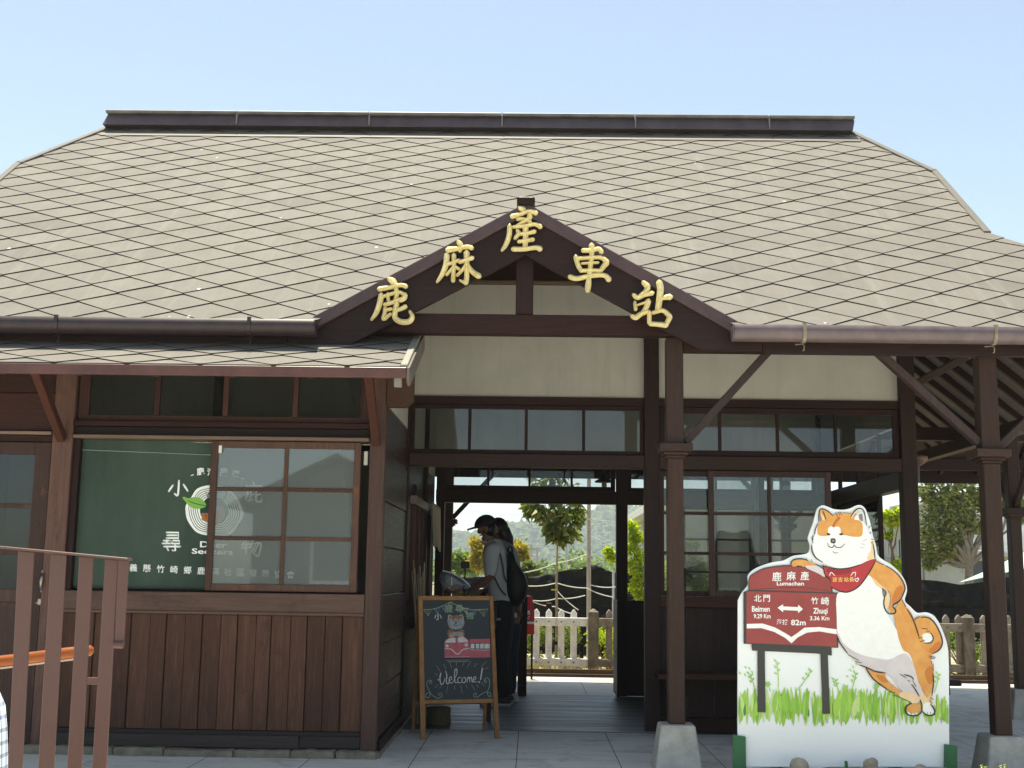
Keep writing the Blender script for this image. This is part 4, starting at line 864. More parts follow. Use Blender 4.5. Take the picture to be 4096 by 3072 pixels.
# ---------------------------------------------------------------- green curtain behind the bay sash
CY = YW + .064
def cwob(x, z): return .008 * math.sin(x * 7 + z * 2.1) + .006 * math.sin(x * 17 + 1.3 * z) * max(0, 2.02 - z) + .012 * (2.0 - z) ** 2 * math.sin(x * 3.1)
CT = thing('curtain', 'dark green cloth curtain with white lettering hanging in the bay window', 'curtain', (-2.1, CY, 1.02))
CU = frame_map(200, 1680, 1.7015, (0, CY, 1.5), (0, -1, 0))
def cplace(a, b, lift=0):
    p = CU(a, b); return Vector((p.x, CY - .003 - lift, p.z))
cl = Nodes('green_cloth'); g1 = cl.noise(cl.coord(shift=False), 420, 2); g2 = cl.noise(cl.coord((1, 1, .4), shift=False), 3.5, 5, .6)
cl.set(cl.ramp(g2, [(.3, lin('#37443c')), (.7, lin('#47554c'))]), .92, Specular_IOR_Level=.1)
cloth_g = cl.mat
def corner(s, t):
    top = (195 + (1098 - 195 + 880) * s, 122 + 20 * s); bot = (108 + (2100 - 108) * s, 1140 + 30 * s)
    p = CU(top[0] + (bot[0] - top[0]) * t, top[1] + (bot[1] - top[1]) * t); return (p.x, CY + max(0, cwob(p.x, p.z) + .004) * .6, p.z)
m = MB(); m.grid(corner, 90, 50); sheet = m.build('cloth', [cloth_g], CT); so_ = sheet.modifiers.new('thickness', 'SOLIDIFY'); so_.thickness = .002; so_.offset = -1
ca = Art(lambda a, b, l=0: cplace(a, b, l), .00004)
cw = inkp('curtain_white', '#f0f2ee', .7); cgreen = inkp('leaf_green', '#7cb04c', .7); cdark = inkp('logo_dark', '#1d2b26', .8); cbrown = paint('deer_brown', '#b4703c', .7, .1, 20)
def D(a, b): return (600 + a / 2.963 - 200) * 1.7015, (1820 + b / 2.963 - 1680) * 1.7015
def Dp(pts): return [D(*p) for p in pts]
ring = [(700, 358), (560, 400), (490, 500), (430, 590), (422, 660), (440, 760), (500, 860), (570, 925), (690, 955), (800, 955), (920, 962), (1000, 900), (1050, 820), (1100, 750), (1108, 680), (1085, 610), (1030, 500), (950, 420), (850, 370)]
ca.poly(Dp(ring), cw)
for q in range(5):
    f = .88 - q * .075; cx, cy = 760, 662
    pts = Dp([(cx + (x - cx) * f + 4 * math.sin(i * 1.7), cy + (y - cy) * f + 4 * math.cos(i * 2.1)) for i, (x, y) in enumerate(ring)]); ca.line(pts, 4.5, cdark, True, False, 4, True)
ca.poly(Dp([(765 + (x - 765) * .50, 655 + (y - 655) * .52) for x, y in ring]), inkp('logo_ground', '#26413a', .9))
ca.poly(Dp([(385, 508), (415, 496), (450, 512), (520, 500), (580, 505), (640, 548), (668, 602), (600, 636), (520, 632), (460, 600), (430, 560)]), cgreen); ca.line(Dp([(448, 540), (520, 570), (600, 590), (690, 605)]), 5, cdark)
ca.poly(Dp([(595, 700), (640, 688), (700, 690), (740, 700), (760, 640), (800, 615), (860, 625), (885, 680), (880, 740), (840, 800), (780, 830), (700, 800), (650, 785), (612, 765), (622, 725)]), cbrown)
for p in ([(640, 705), (660, 725)], [(655, 700), (668, 740)], [(670, 700), (660, 790)]): ca.line(Dp(p), 4, cdark)
for p in ([(690, 600), (690, 480), (720, 420)], [(690, 500), (660, 440)], [(820, 610), (860, 540), (905, 470), (890, 420)], [(860, 545), (820, 480)]): ca.line(Dp(p), 6, cdark)
ca.build('emblem', CT); kk0 = ca.k; ca = Art(lambda a, b, l=0: cplace(a, b, l), .00004); ca.k = kk0
for p in ([(345, 305), (340, 400), (328, 480), (295, 460)], [(272, 360), (245, 400), (225, 430)], [(400, 352), (425, 390), (448, 425)]): ca.line(Dp(p), 13, cw, True, False)
for p in ([(1230, 330), (1232, 362)], [(1140, 366), (1325, 366)], [(1145, 372), (1160, 450), (1132, 530)], [(1200, 420), (1190, 520)], [(1160, 545), (1215, 530)], [(1200, 470), (1240, 465)], [(1262, 420), (1258, 530), (1270, 552), (1320, 552), (1325, 520)], [(1262, 480), (1310, 462)]): ca.line(Dp(p), 12, cw, True, False)
for p in ([(200, 918), (340, 920), (340, 985), (200, 985)], [(205, 952), (330, 952)], [(150, 1048), (250, 1048)], [(205, 1012), (200, 1048)], [(165, 1015), (240, 1015)], [(262, 1015), (350, 1015), (350, 1050), (265, 1050), (262, 1015)], [(170, 1085), (360, 1085)], [(300, 1060), (302, 1135), (270, 1130)], [(205, 1105), (220, 1130)]): ca.line(Dp(p), 12, cw, False, False)
for p in ([(1110, 1030), (1095, 1080)], [(1092, 1062), (1180, 1055)], [(1090, 1105), (1185, 1090)], [(1138, 1025), (1140, 1170)], [(1225, 1020), (1195, 1090)], [(1215, 1055), (1310, 1045), (1305, 1130), (1285, 1200), (1255, 1185)], [(1250, 1065), (1210, 1150)], [(1285, 1060), (1230, 1170)]): ca.line(Dp(p), 12, cw, True, False)
for t, x, y, h, w in (('Deer', 755, 1062, 72, 320), ('Seekers', 742, 1145, 66, 490)): p = D(x, y); ca.text(t, p, h / 1.74, cw, .022, .03, w / 1.74)
for ch, x, y, r_ in (('鹿', 600, 195, -.1), ('満', 725, 200, -.03), ('嚴', 875, 205, .03), ('選', 1015, 230, .12)): ca.text(ch, D(x, y), 92 / 1.74, cw, .03, r_)
ca.line(Dp([(490, 245), (518, 235)]), 7, cw, False, False); ca.line(Dp([(1088, 272), (1110, 288)]), 7, cw, False, False)
for i, ch in enumerate('嘉義縣竹崎鄉鹿滿社區發展協會'):
    x = 478 + i * 92 if i < 7 else 1128 + (i - 7) * 85; y = 1004 + (x - 550) * .045; ca.text(ch, (x, y), 52, cw, .012, .03)
ca.build('lettering', CT)
m = MB(); pts = [cplace(196 + 900 * k / 20, 202 + 36 * k / 20, .001) for k in range(21)]; m.tube(pts, .0022, 5); m.build('seam', [inkp('seam_thread', '#8ea396', .8)], CT)
m = MB(); m.tube([(-3.03, CY + .012, 2.0), (-1.07, CY + .012, 2.0)], .008, 8); m.build('curtain_rod', [metal_m], CT)

# ---------------------------------------------------------------- chalkboard easel
EB = thing('chalkboard_easel', 'wooden A-frame chalkboard with chalk dog, red train and Welcome lettering', 'chalkboard', (-.5, 9.0, 0))
fl, fr = onplane(1691, 2958, (0, 0, 0), (0, 0, 1)), onplane(1986.6, 2953.6, (0, 0, 0), (0, 0, 1))
tilt = .215; ex = (fr - fl).normalized(); bn = Vector((-ex.y, ex.x, 0)); nrm = Vector((0, 0, 1)) * math.sin(tilt) - bn * math.cos(tilt)
CB = frame_map(1600, 2350, 2.553, fl, nrm)
pine = wood('#a5764a', '#c49763', 'Z', .6, '#8a5f3d'); pine_x = wood('#a5764a', '#c49763', 'X', .6, '#8a5f3d')
def slab(name, pts, mat, t0, t1, par):
    m = MB(); m.prism([CB(a, b) + nrm * t1 for a, b in pts], nrm * (t0 - t1)); return m.build(name, [mat], par, .002)
slab('leg', [(184, 90), (229, 88), (262, 1556), (208, 1558)], pine, -.012, .008, EB); slab('leg', [(910, 86), (950, 84), (1016, 1542), (966, 1544)], pine, -.012, .008, EB)
slab('top_rail', [(230, 88), (909, 87), (911, 129), (231, 131)], pine_x, -.01, .007, EB); slab('bottom_rail', [(254, 1150), (946, 1136), (949, 1178), (256, 1190)], pine_x, -.01, .007, EB)
slate = paint('chalkboard_slate', '#2c3438', .6, .08, 4); slab('slate', [(229, 130), (912, 128), (948, 1140), (252, 1152)], slate, -.008, .0, EB)
rb0, rb1 = onplane(1652, 2928, (0, 0, 0), (0, 0, 1)), onplane(1935.7, 2924, (0, 0, 0), (0, 0, 1))
for p, q in ((rb0, CB(200, 130) - nrm * .03), (rb1, CB(925, 130) - nrm * .03)):
    m = MB(); m.bar(p, q, .026, .018, (0, 1, 0)); m.build('leg', [pine], EB, .002)
m = MB(); m.bar(rb0 + (CB(200, 130) - rb0) * .22, rb1 + (CB(925, 130) - rb1) * .22, .018, .024); m.build('rear_rail', [pine_x], EB, .002)
ch_ = Art(lambda a, b, l=0: CB(a, b, l + .0006), .00003)
kw = paint('chalk_white', '#cfd2cf', .9, .12, 60); kp = paint('chalk_pink', '#b8626c', .9, .1, 30); ky = paint('chalk_yellow', '#bdb886', .9, .1, 40); kg = paint('chalk_green', '#93ab8c', .9, .1, 40); kb = paint('chalk_brown', '#93694f', .9, .15, 40); kc = paint('chalk_grey', '#9aa0a4', .9, .2, 50); kk = inkp('chalk_black', '#23282b', .9)
kbl = inkp('chalk_blue', '#6d93b8', .9)
ch_.line([(238, 226), (330, 222), (420, 195), (515, 150)], 5, ky); ch_.line([(515, 150), (620, 196), (720, 226), (810, 228), (898, 218)], 5, ky); ch_.line([(500, 146), (535, 158)], 5, ky); ch_.line([(500, 158), (540, 145)], 4, ky)
for i, (x, y, w, c) in enumerate(((285, 226, 84, ky), (375, 212, 66, kbl), (445, 190, 56, kbl), (520, 165, 56, kg), (670, 215, 60, kw), (760, 228, 66, kbl), (850, 225, 92, ky))):
    T = [(x - w / 2, y), (x + w / 2, y - 4), (x + 4, y + w * .8)]
    ch_.line(T + [T[0]], 4, c, False, False)
    for q in (.28, .5, .72): ch_.line([(x - w / 2 + w * q, y), (x + 4 + (q - .5) * 10, y + w * .8 * (1 - abs(q - .5)))], 3, c, False)
for t, x, y, h, c in (('小', 388, 296, 74, kw), ('鹿', 497, 216, 80, kg), ('尋', 604, 216, 76, kg), ('物', 712, 286, 78, kg)): ch_.text(t, (x, y), h, c, .012)
# train
ch_.poly([(452, 560), (470, 530), (520, 508), (580, 498), (660, 505), (706, 545), (712, 620), (712, 716), (455, 716)], kp, False); ch_.poly([(712, 528), (918, 524), (922, 714), (714, 718)], kp, False)
ch_.poly([(468, 545), (500, 520), (566, 510), (566, 562), (462, 566)], kw, False); ch_.poly([(590, 508), (650, 508), (690, 540), (696, 558), (592, 562)], kw, False)
for x, y in ((480, 597), (676, 586)): ch_.disc((x, y), 17, 17, kw)
ch_.line([(455, 626), (520, 630), (585, 682), (640, 636), (710, 620)], 10, kw); ch_.line([(712, 636), (918, 640)], 9, kw); ch_.line([(455, 712), (712, 708)], 6, kw); ch_.line([(712, 530), (918, 526)], 6, kp)
ch_.poly([(716, 568), (918, 568), (920, 632), (720, 632)], kk, False)
for x in (722, 772, 818, 862, 902): ch_.poly([(x, 574), (min(x + 38, 916), 574), (min(x + 38, 917), 624), (x, 624)], kw, False)
ch_.line([(458, 726), (715, 722)], 14, kk); ch_.line([(470, 744), (710, 740)], 4, kw); ch_.line([(490, 760), (700, 756)], 4, kw)
# chalk dog on the train
ch_.poly([(490, 500), (486, 450), (500, 430), (580, 440), (640, 428), (656, 460), (650, 500), (560, 515)], kb); ch_.poly([(510, 470), (570, 455), (640, 460), (636, 490), (520, 492)], kc)
ch_.poly([(484, 350), (492, 310), (520, 290), (570, 284), (620, 288), (648, 320), (656, 370), (630, 415), (570, 430), (510, 415)], kc); ch_.poly([(500, 305), (520, 290), (570, 284), (618, 288), (640, 312), (600, 322), (570, 315), (530, 322)], kb)
for p in ([(492, 315), (500, 282), (528, 296)], [(606, 290), (632, 278), (648, 318)]): ch_.line(p, 6, kw)
ch_.disc((571, 362), 11, 8, kk); ch_.disc((594, 332), 6, 6, kk); ch_.disc((548, 336), 6, 6, kk); ch_.line([(548, 378), (570, 390), (596, 380)], 5, kk); ch_.line([(530, 430), (570, 442), (612, 432)], 8, kk)
for x in (522, 625): ch_.disc((x, 500), 26, 10, inkp('chalk_peach', '#c49a80', .9))
# Welcome!
Wm = 8
for p, w in (([(380, 940), (400, 945), (412, 905), (418, 872), (408, 905), (410, 960), (424, 992), (446, 970), (460, 925)], 9), ([(464, 850), (478, 900), (472, 960), (486, 985), (504, 965)], 10), ([(498, 958), (526, 935), (520, 912), (502, 930), (506, 968), (530, 974), (552, 950)], 8), ([(548, 950), (580, 880), (578, 834), (560, 845), (556, 920), (566, 972), (590, 968)], 8), ([(624, 922), (600, 920), (588, 948), (602, 974), (628, 964)], 8), ([(650, 918), (632, 938), (638, 970), (662, 968), (672, 936), (654, 918), (672, 924)], 8), ([(684, 970), (690, 920), (694, 930), (706, 915), (712, 968)], 8), ([(712, 935), (728, 914), (736, 964), (746, 960)], 8), ([(746, 950), (774, 930), (768, 910), (750, 926), (754, 964), (790, 962)], 8), ([(840, 826), (822, 940)], 22)): ch_.line(p, w, kw)
ch_.disc((808, 966), 9, 8, kw)
for p in ([(370, 798), (412, 860)], [(443, 783), (468, 832)], [(505, 757), (528, 824)], [(574, 757), (574, 808)], [(655, 755), (640, 802)], [(725, 752), (686, 816)], [(784, 776), (754, 812)], [(880, 758), (830, 808)], [(902, 815), (866, 836)], [(355, 876), (385, 900)], [(388, 996), (352, 1026)], [(422, 1004), (400, 1030)], [(487, 1006), (472, 1080)], [(558, 1000), (556, 1042)], [(618, 996), (636, 1080)], [(672, 996), (688, 1032)], [(730, 992), (766, 1054)], [(780, 992), (800, 1022)], [(828, 974), (866, 1010)]): ch_.line(p, 5, ky, False)
ch_.line([(326, 975), (316, 955), (300, 968), (310, 985), (324, 972), (318, 952), (290, 950), (272, 985), (290, 1040), (308, 1080), (295, 1120), (266, 1125), (266, 1090), (300, 1076), (340, 1110), (390, 1132), (428, 1110), (420, 1080), (392, 1085), (398, 1106), (414, 1100)], 6, kg)
ch_.line([(862, 960), (870, 945), (884, 955), (876, 972), (860, 965), (864, 935), (890, 922), (914, 955), (908, 1020), (890, 1075), (905, 1110), (926, 1110), (920, 1080), (880, 1068), (830, 1090), (790, 1118), (752, 1112), (756, 1082), (780, 1082), (776, 1100), (764, 1096)], 6, kg)
ch_.build('chalk_drawing', EB)

# ---------------------------------------------------------------- steel railing, wooden handrail
rail_m = paint('brown_powdercoat', '#60413a', .42, .05, 60, spec=.5)
SR = thing('slat_railing', 'brown steel railing of flat upright slats with a sloping top rail', 'railing', (-1.7, 4, 0))
tz = lambda x: 1.2 - (x + 1.5) * .078
for xa, xb, xc, xd in ((-1.778, -1.731, -1.757, -1.709), (-1.669, -1.617, -1.649, -1.604), (-1.561, -1.511, -1.553, -1.503), (-1.468, -1.422, -1.461, -1.414), (-1.383, -1.339, -1.381, -1.336)):
    m = MB(); k = .527; xe = xc + (xc - xa) * .7; xf = xd + (xd - xb) * .7
    m.prism([(xa, 3.996, tz(xa) - .004), (xb, 3.996, tz(xb) - .004), (xd, 3.996, k), (xf, 3.996, .06), (xe, 3.996, .06), (xc, 3.996, k)], (0, .008, 0)); m.build('slat', [rail_m], SR, .0015)
m = MB(); m.bar((-2.3, 4.0, tz(-2.3) + .002), (-1.302, 4.0, tz(-1.302) + .002), .05, .008); m.build('top_rail', [rail_m], SR, .0015)
m = MB(); m.prism([(-1.338, 3.99, tz(-1.338) - .003), (-1.303, 3.99, tz(-1.303) - .003), (-1.303, 3.99, .914), (-1.332, 3.99, .914)], (0, .006, 0)); m.tube([(-1.333, 3.982, .915), (-1.301, 3.982, .915)], .011, 10); m.build('end_plate', [rail_m], SR, .001)
m = MB(); m.box(-1.417, -1.381, 3.997, 4.003, .788, .811); m.build('cross_tie', [rail_m], SR, .001)
m = MB(); m.bar((-2.3, 4.0, .055), (-1.28, 4.0, .055), .05, .01); m.box(-1.6, -1.5, 3.95, 4.05, .0, .05); m.box(-2.2, -2.1, 3.95, 4.05, .0, .05); m.build('bottom_rail', [rail_m], SR, .0015)
for x, s in ((-2.05, 1), ): pass
HRL = thing('wooden_handrail', 'varnished orange wood handrail with rounded end behind the railing slats', 'handrail', (-2.2, 5, 0))
vw = wood('#8f4f2b', '#b06a3c', 'X', .28)
m = MB(); p0, p1 = Vector((-2.9, 5.0, .68)), Vector((-1.772, 5.0, .831)); d = (p1 - p0).normalized(); m.tube([p0, p1 - d * .001, p1 + d * .008, p1 + d * .017, p1 + d * .0205], [.0225, .0225, .0205, .013, .003], 20); m.build('grip', [vw], HRL)
m = MB(); m.bar((-2.9, 5.005, .652), (-1.80, 5.005, .8), .022, .008); m.build('underside_strip', [paint('pale_strip', '#b9a595', .35, .1, 20, metal=.3)], HRL, .001)  # pale strip along the underside of the grip
for x in (-2.8, -2.35):
    m = MB(); zz = .831 + (x + 1.772) * .134; m.tube([(x, 5.005, 0), (x, 5.005, zz - .03)], .016, 12); m.build('post', [rail_m], HRL)

# ---------------------------------------------------------------- stones, plant, stump, counter goods
def stone(x, y, z, r_, s, label, seed, sx=(1, .8, .75)):
    m = MB(); m.blob((x, y, z), r_, 3, .13, 0, sx, seed); return tag(m.build('stone', [paint('river_stone_%d' % seed, '#a49c8d', .85, .2, 14, c2='#7d7364', bump=.5)]), label, 'stone', 'stones at the foot of the dog board')
p = at(3199, 3058, 7.36); stone(p.x, 7.36, p.z, .052, 1, 'rough angular pale stone below the painted sign legs', 21, (1, .8, .72))
p = at(3480, 3062, 7.36); stone(p.x, 7.36, p.z, .048, 1, 'rounded upright tan stone right of the green stake point', 35, (1, .8, .8))
p = at(3684, 3090, 7.34); stone(p.x, 7.34, p.z, .058, 1, 'flat smooth stone near the right green stake', 47, (1.15, .8, .75))
# low planter bed that carries the stones and the plant in front of the board
m = MB(); m.grid(lambda s, t: (1.25 + 2.6 * s, 6.75 + .68 * t, .0 + .03 * math.sin(s * 3.14) * math.sin(t * 3.14)), 24, 10); setting(m.build('soil_bed', concrete_mat('soil', '#4e4234', '#6b5b47', 8)), 'structure')
leaf_y = Nodes('young_leaf'); leaf_y.set(leaf_y.ramp(leaf_y.rnd(), [(0, lin('#c4cf4f')), (1, lin('#e6e69a'))]), .5); tr_ = leaf_y.mat
PL = thing('young_shrub', 'young shrub with pale yellow green leaf tips beside the concrete plinth', 'shrub', (2.75, 7.0, 0))
m = MB(); ml = MB(); rg = random.Random(4)
for u, v in ((3925, 3062), (3943, 3068), (4002, 3064), (4018, 3060), (3970, 3085), (3990, 3090), (3950, 3100)):
    q = at(u, v, 7.0); m.tube([(2.72 + rg.uniform(-.02, .02), 7.0, 0), ((q.x + 2.72) / 2, 7.0, q.z * .5), tuple(q)], .003, 5)
    for k in range(12):
        t = R(k * 137); dz = k * .005; c = Vector((q.x, 7.0, q.z - dz)); dd = Vector((math.cos(t), math.sin(t), .9)).normalized() * (.010 + .0015 * k); sd_ = Vector((-math.sin(t), math.cos(t), 0)) * .004
        ml.add([c, c + dd * .5 + sd_, c + dd, c + dd * .5 - sd_], [(0, 1, 2, 3)], 0)
m.build('stem', [paint('shrub_stem', '#6f7a3c', .7)], PL); ml.build('foliage', [tr_], PL)
q = at(1744, 2850, 9.9)
m = MB(); m.lathe([(.0, 0), (.088, 0), (.096, .03), (.09, .09), (.094, .135), (.086, .142), (.0, .142)], (-.70, 9.75, 0), 20); m_ = m.build('wood_stump', [wood('#6d6048', '#857759', 'Z', .9)]); tag(m_, 'short pale wooden stump on the floor behind the chalkboard', 'stump')

# counter goods along the west wall
m = MB(); m.box(-.93, -.30, 10.15, 11.9, .70, .735); tbl = m.build('goods_table', [w_x], None, .004); tag(tbl, 'dark wooden table of goods along the ticket counter wall', 'table')
for x in (-.9, -.33):
    for y in (10.19, 11.86):
        m = MB(); m.box(x - .02, x + .02, y - .02, y + .02, 0, .699); m.build('leg', [w_z], tbl)
m = MB(); m.add([(-.86, 10.25, .737), (-.46, 10.25, .737), (-.46, 10.65, .737), (-.86, 10.65, .737), (-.88, 10.22, .84), (-.44, 10.22, .80), (-.44, 10.68, .80), (-.88, 10.68, .84)], [(0, 1, 5, 4), (1, 2, 6, 5), (2, 3, 7, 6), (3, 0, 4, 7), (0, 3, 2, 1)])
tag(m.build('cardboard_tray', [paint('cardboard', '#5b4532', .8, .08, 20)]), 'open brown cardboard tray under the clear snack bag', 'tray')
N_ = glass_mat('clear_plastic', tint=(.86, .88, .9, 1), dust=.14, dustc='#d9dde0', rough=.15)
bagp = [(476, 930), (500, 890), (560, 905), (640, 945), (690, 990), (700, 1010), (650, 1040), (590, 1060), (520, 1045), (490, 1010)]
BG = thing('snack_bag', 'clear plastic bag of orange snacks held over the tray', 'bag', (-.6, 10.5, .8))
m = MB(); bp = smooth([tuple(at(1500 + x / 1.8433, 1800 + y / 1.8433, 10.42)) for x, y in bagp], True, 3); cc = sum((Vector(p) for p in bp), Vector()) / len(bp); vs = []
for k, (sc, dy) in enumerate(((.0, -.075), (.6, -.07), (.9, -.04), (1, 0), (.9, .08), (.6, .13), (0, .14))):
    for i_, p in enumerate(bp): vs.append(cc + (Vector(p) - cc) * sc * (1 + .04 * math.sin(i_ * 1.9 + k)) + Vector((0, dy, 0)))
n = len(bp); m.add(vs, [(k * n + i, k * n + (i + 1) % n, (k + 1) * n + (i + 1) % n, (k + 1) * n + i) for k in range(6) for i in range(n)], 0, .5, False); m.build('plastic', [N_], BG)
m = MB(); rg = random.Random(8)
for k in range(90):
    q = at(1500 + rg.uniform(530, 640) / 1.8433, 1800 + rg.uniform(1012, 1052) / 1.8433, 10.45 + rg.uniform(-.05, .07)); m.blob(tuple(q), .017, 1, .3, 0, (1, .7, .6), k)
sn = m.build('snack_pieces', [paint('orange_snack', '#f0a24a', .7, .2, 20)], BG); sn['kind'] = 'stuff'
m = MB()
for a, c in zip(bagp[1:5], bagp[2:6]): m.bar(at(1500 + a[0] / 1.8433, 1800 + a[1] / 1.8433, 10.40), at(1500 + c[0] / 1.8433, 1800 + c[1] / 1.8433, 10.40), .012, .012)
m.build('bag_rim', [paint('white_rim', '#cfd3d6', .4)], BG)
for i, (x, y, w, h, d, lab) in enumerate(((-.78, 11.3, .30, .17, .3, 'black goods box at the far end of the counter table'), (-.42, 11.3, .24, .16, .3, 'dark brown goods box nearest the customers'))):
    m = MB(); m.box(x - w / 2, x + w / 2, y - d / 2, y + d / 2, .737, .737 + h); m.box(x - w / 2 - .008, x + w / 2 + .008, y - d / 2 - .008, y + d / 2 + .008, .737 + h, .737 + h + .015)
    tag(m.build('goods_box', [paint('box_dark_%d' % i, '#201b19' if i == 0 else '#3a2a22', .6, .1)], None, .004), lab, 'box', 'goods boxes on the counter table')
q = at(1500 + 665 / 1.8433, 1800 + 850 / 1.8433, 11.0)
SGN = thing('price_sign', 'small dark price sign on a thin stem above the goods', 'sign', (q.x, 11.0, .737))
m = MB(); m.tube([(q.x, 11.0, .737), (q.x, 11.0, q.z)], .006, 8); m.build('stem', [black_m], SGN); m = MB(); m.box(q.x - .039, q.x + .039, 10.985, 10.995, q.z - .028, q.z + .034); m.build('panel', [inkp('sign_dark', '#1a1917')], SGN, .002)
m = MB(); m.lathe([(.03, 0), (.032, .08), (.012, .1), (.012, .12)], (q.x + .02, 10.9, .737), 14); tag(m.build('bottle', [paint('white_bottle', '#d9dcd9', .4)]), 'small white bottle standing on the goods table', 'bottle')
# bundle of bamboo sticks
ST2 = thing('stick_bundle', 'bundle of pale bamboo sticks leaning behind the chalkboard', 'bundle', (-.86, 9.75, 0))
rg = random.Random(9)
for k in range(16):
    m = MB(); u0 = 1650 + rg.uniform(-8, 55); tip = at(u0, 2300 + rg.uniform(-60, 90), 9.72 + rg.uniform(-.05, .05)); ft = (-.84 + rg.uniform(-.04, .05), 9.78 + rg.uniform(-.04, .05), .01)
    m.tube([ft, tuple((Vector(ft) + tip) / 2 + Vector((rg.uniform(-.01, .01), 0, 0))), tuple(tip)], [.009, .007, .003], 6); m.build('stick', [paint('bamboo', '#a3937a', .7, .15, 18)], ST2)
# cloth banner and letter plaque on the counter wall
m = MB(); m.grid(lambda s, t: (XH + .075 + .012 * math.sin(s * 19 + t * 2) * t, 11.08 + .95 * s, 1.80 - .37 * t - .05 * s * t + .01 * math.sin(s * 25) * t), 40, 14)
o = m.build('cloth_banner', [paint('linen', '#b7a68e', .9, .06, 50)]); sm_ = o.modifiers.new('thickness', 'SOLIDIFY'); sm_.thickness = .003; tag(o, 'beige linen shop banner hanging over the ticket counter', 'banner')
m = MB(); m.box(XH + .002, XH + .022, 9.98, 10.10, 1.70, 1.88); tag(m.build('wall_plaque', [black_m], None, .003), 'narrow black plaque on the wall above the ticket counter', 'plaque')

# ---------------------------------------------------------------- lamps
LP = thing('pendant_lamp', 'dark pendant lamp under the rear eaves seen through the transom glass', 'lamp', (.70, 13.4, 2.1))
q = at(1500 + 1690 / 1.8433, 1800 + 232 / 1.8433, 13.4)
m = MB(); m.lathe([(.0, .11), (.03, .10), (.035, .05), (.10, .015), (.105, 0), (.095, .0), (.03, .04), (.0, .05)], (q.x, 13.4, q.z - .01), 24); m.build('lamp_shade', [black_m], LP)
m = MB(); m.lathe([(0, -.075), (.02, -.07), (.032, -.045), (.025, -.01), (.018, .02), (0, .02)], (q.x, 13.4, q.z), 16); m.build('bulb', [paint('bulb_glass', '#b9b5a8', .2)], LP)
m = MB(); m.tube([(q.x, 13.4, q.z + .09), (q.x, 13.4, 2.9)], .006, 8); m.build('stem', [black_m], LP)
q = at(3500 + 440 / 2.552, 1350 + 1250 / 2.552, 10.3)
LP2 = thing('wall_lamp', 'round brown lamp behind the corner post of the east veranda', 'lamp', (q.x, 10.3, q.z))
m = MB(); m.lathe([(0, .05), (.03, .045), (.085, .03), (.09, .02), (.085, .0), (.06, -.03), (.02, -.055), (0, -.06)], (q.x - .01, 10.3, q.z), 24); m.build('lamp_shade', [paint('lamp_brown', '#5b4233', .5, .15, 12)], LP2)
m = MB(); m.tube([(q.x - .01, 10.3, q.z - .05), (q.x - .01, 10.3, q.z - .19)], .018, 10); m.build('lamp_body', [paint('lamp_grey', '#3e4347', .4)], LP2)
m = MB(); m.tube([(q.x - .01, 10.3, q.z + .04), (q.x - .06, 10.3, q.z + .1), (XQ + .05, 10.3, q.z + .1)], .012, 8); m.build('lamp_arm', [black_m], LP2)

# ---------------------------------------------------------------- red station name sign behind the gate
RS = thing('station_name_sign', 'red station name sign with a white stripe partly behind the gate post', 'sign', (-.12, 14.25, 0))
q1, q2 = at(2110, 2383, 14.2), at(2137, 2538, 14.2); rx0, rx1 = -.31, q2.x; zt, zb, zm = at(2115, 2383, 14.2).z, q2.z, at(2130, 2438, 14.2).z
m = MB(); m.xz(smooth([(rx0 + .03, zm), (rx0 + .03, zm + (zt - zm) * .75), (rx0 + .08, zt), (rx1 - .06, zt), (rx1 - .03, zm + (zt - zm) * .75), (rx1 - .03, zm)], True, 3), 14.19, 14.21, 0); m.box(rx0, rx1, 14.185, 14.215, zb, zm + .005); m.build('panel', [paint('sign_gloss_red', '#c2222d', .35, .04, 6)], RS, .004)
m = MB(); zs = at(2110, 2491, 14.2).z; m.box(rx0, rx1 + .0005, 14.1815, 14.1845, zs - .012, zs + .014); m.build('stripe', [whitep], RS)
ra = Art(lambda a, b, l=0: Vector((a, 14.1835 - l, b)), .00003); tx = at(2116, 2450, 14.2); ra.text('竹崎', (tx.x - .04, tx.z), .05, whitep, .012, 0, None, 1); ra.disc((tx.x, tx.z - .046), .006, .006, whitep); ra.text('Zhuqi', (tx.x - .025, tx.z - .066), .018, whitep, .02, 0, None, 1); ra.build('sign_lettering', RS)
for x in (rx0 + .03, rx1 - .025):
    m = MB(); m.box(x - .012, x + .012, 14.19, 14.215, 0.0, zb); m.build('leg', [black_m], RS)
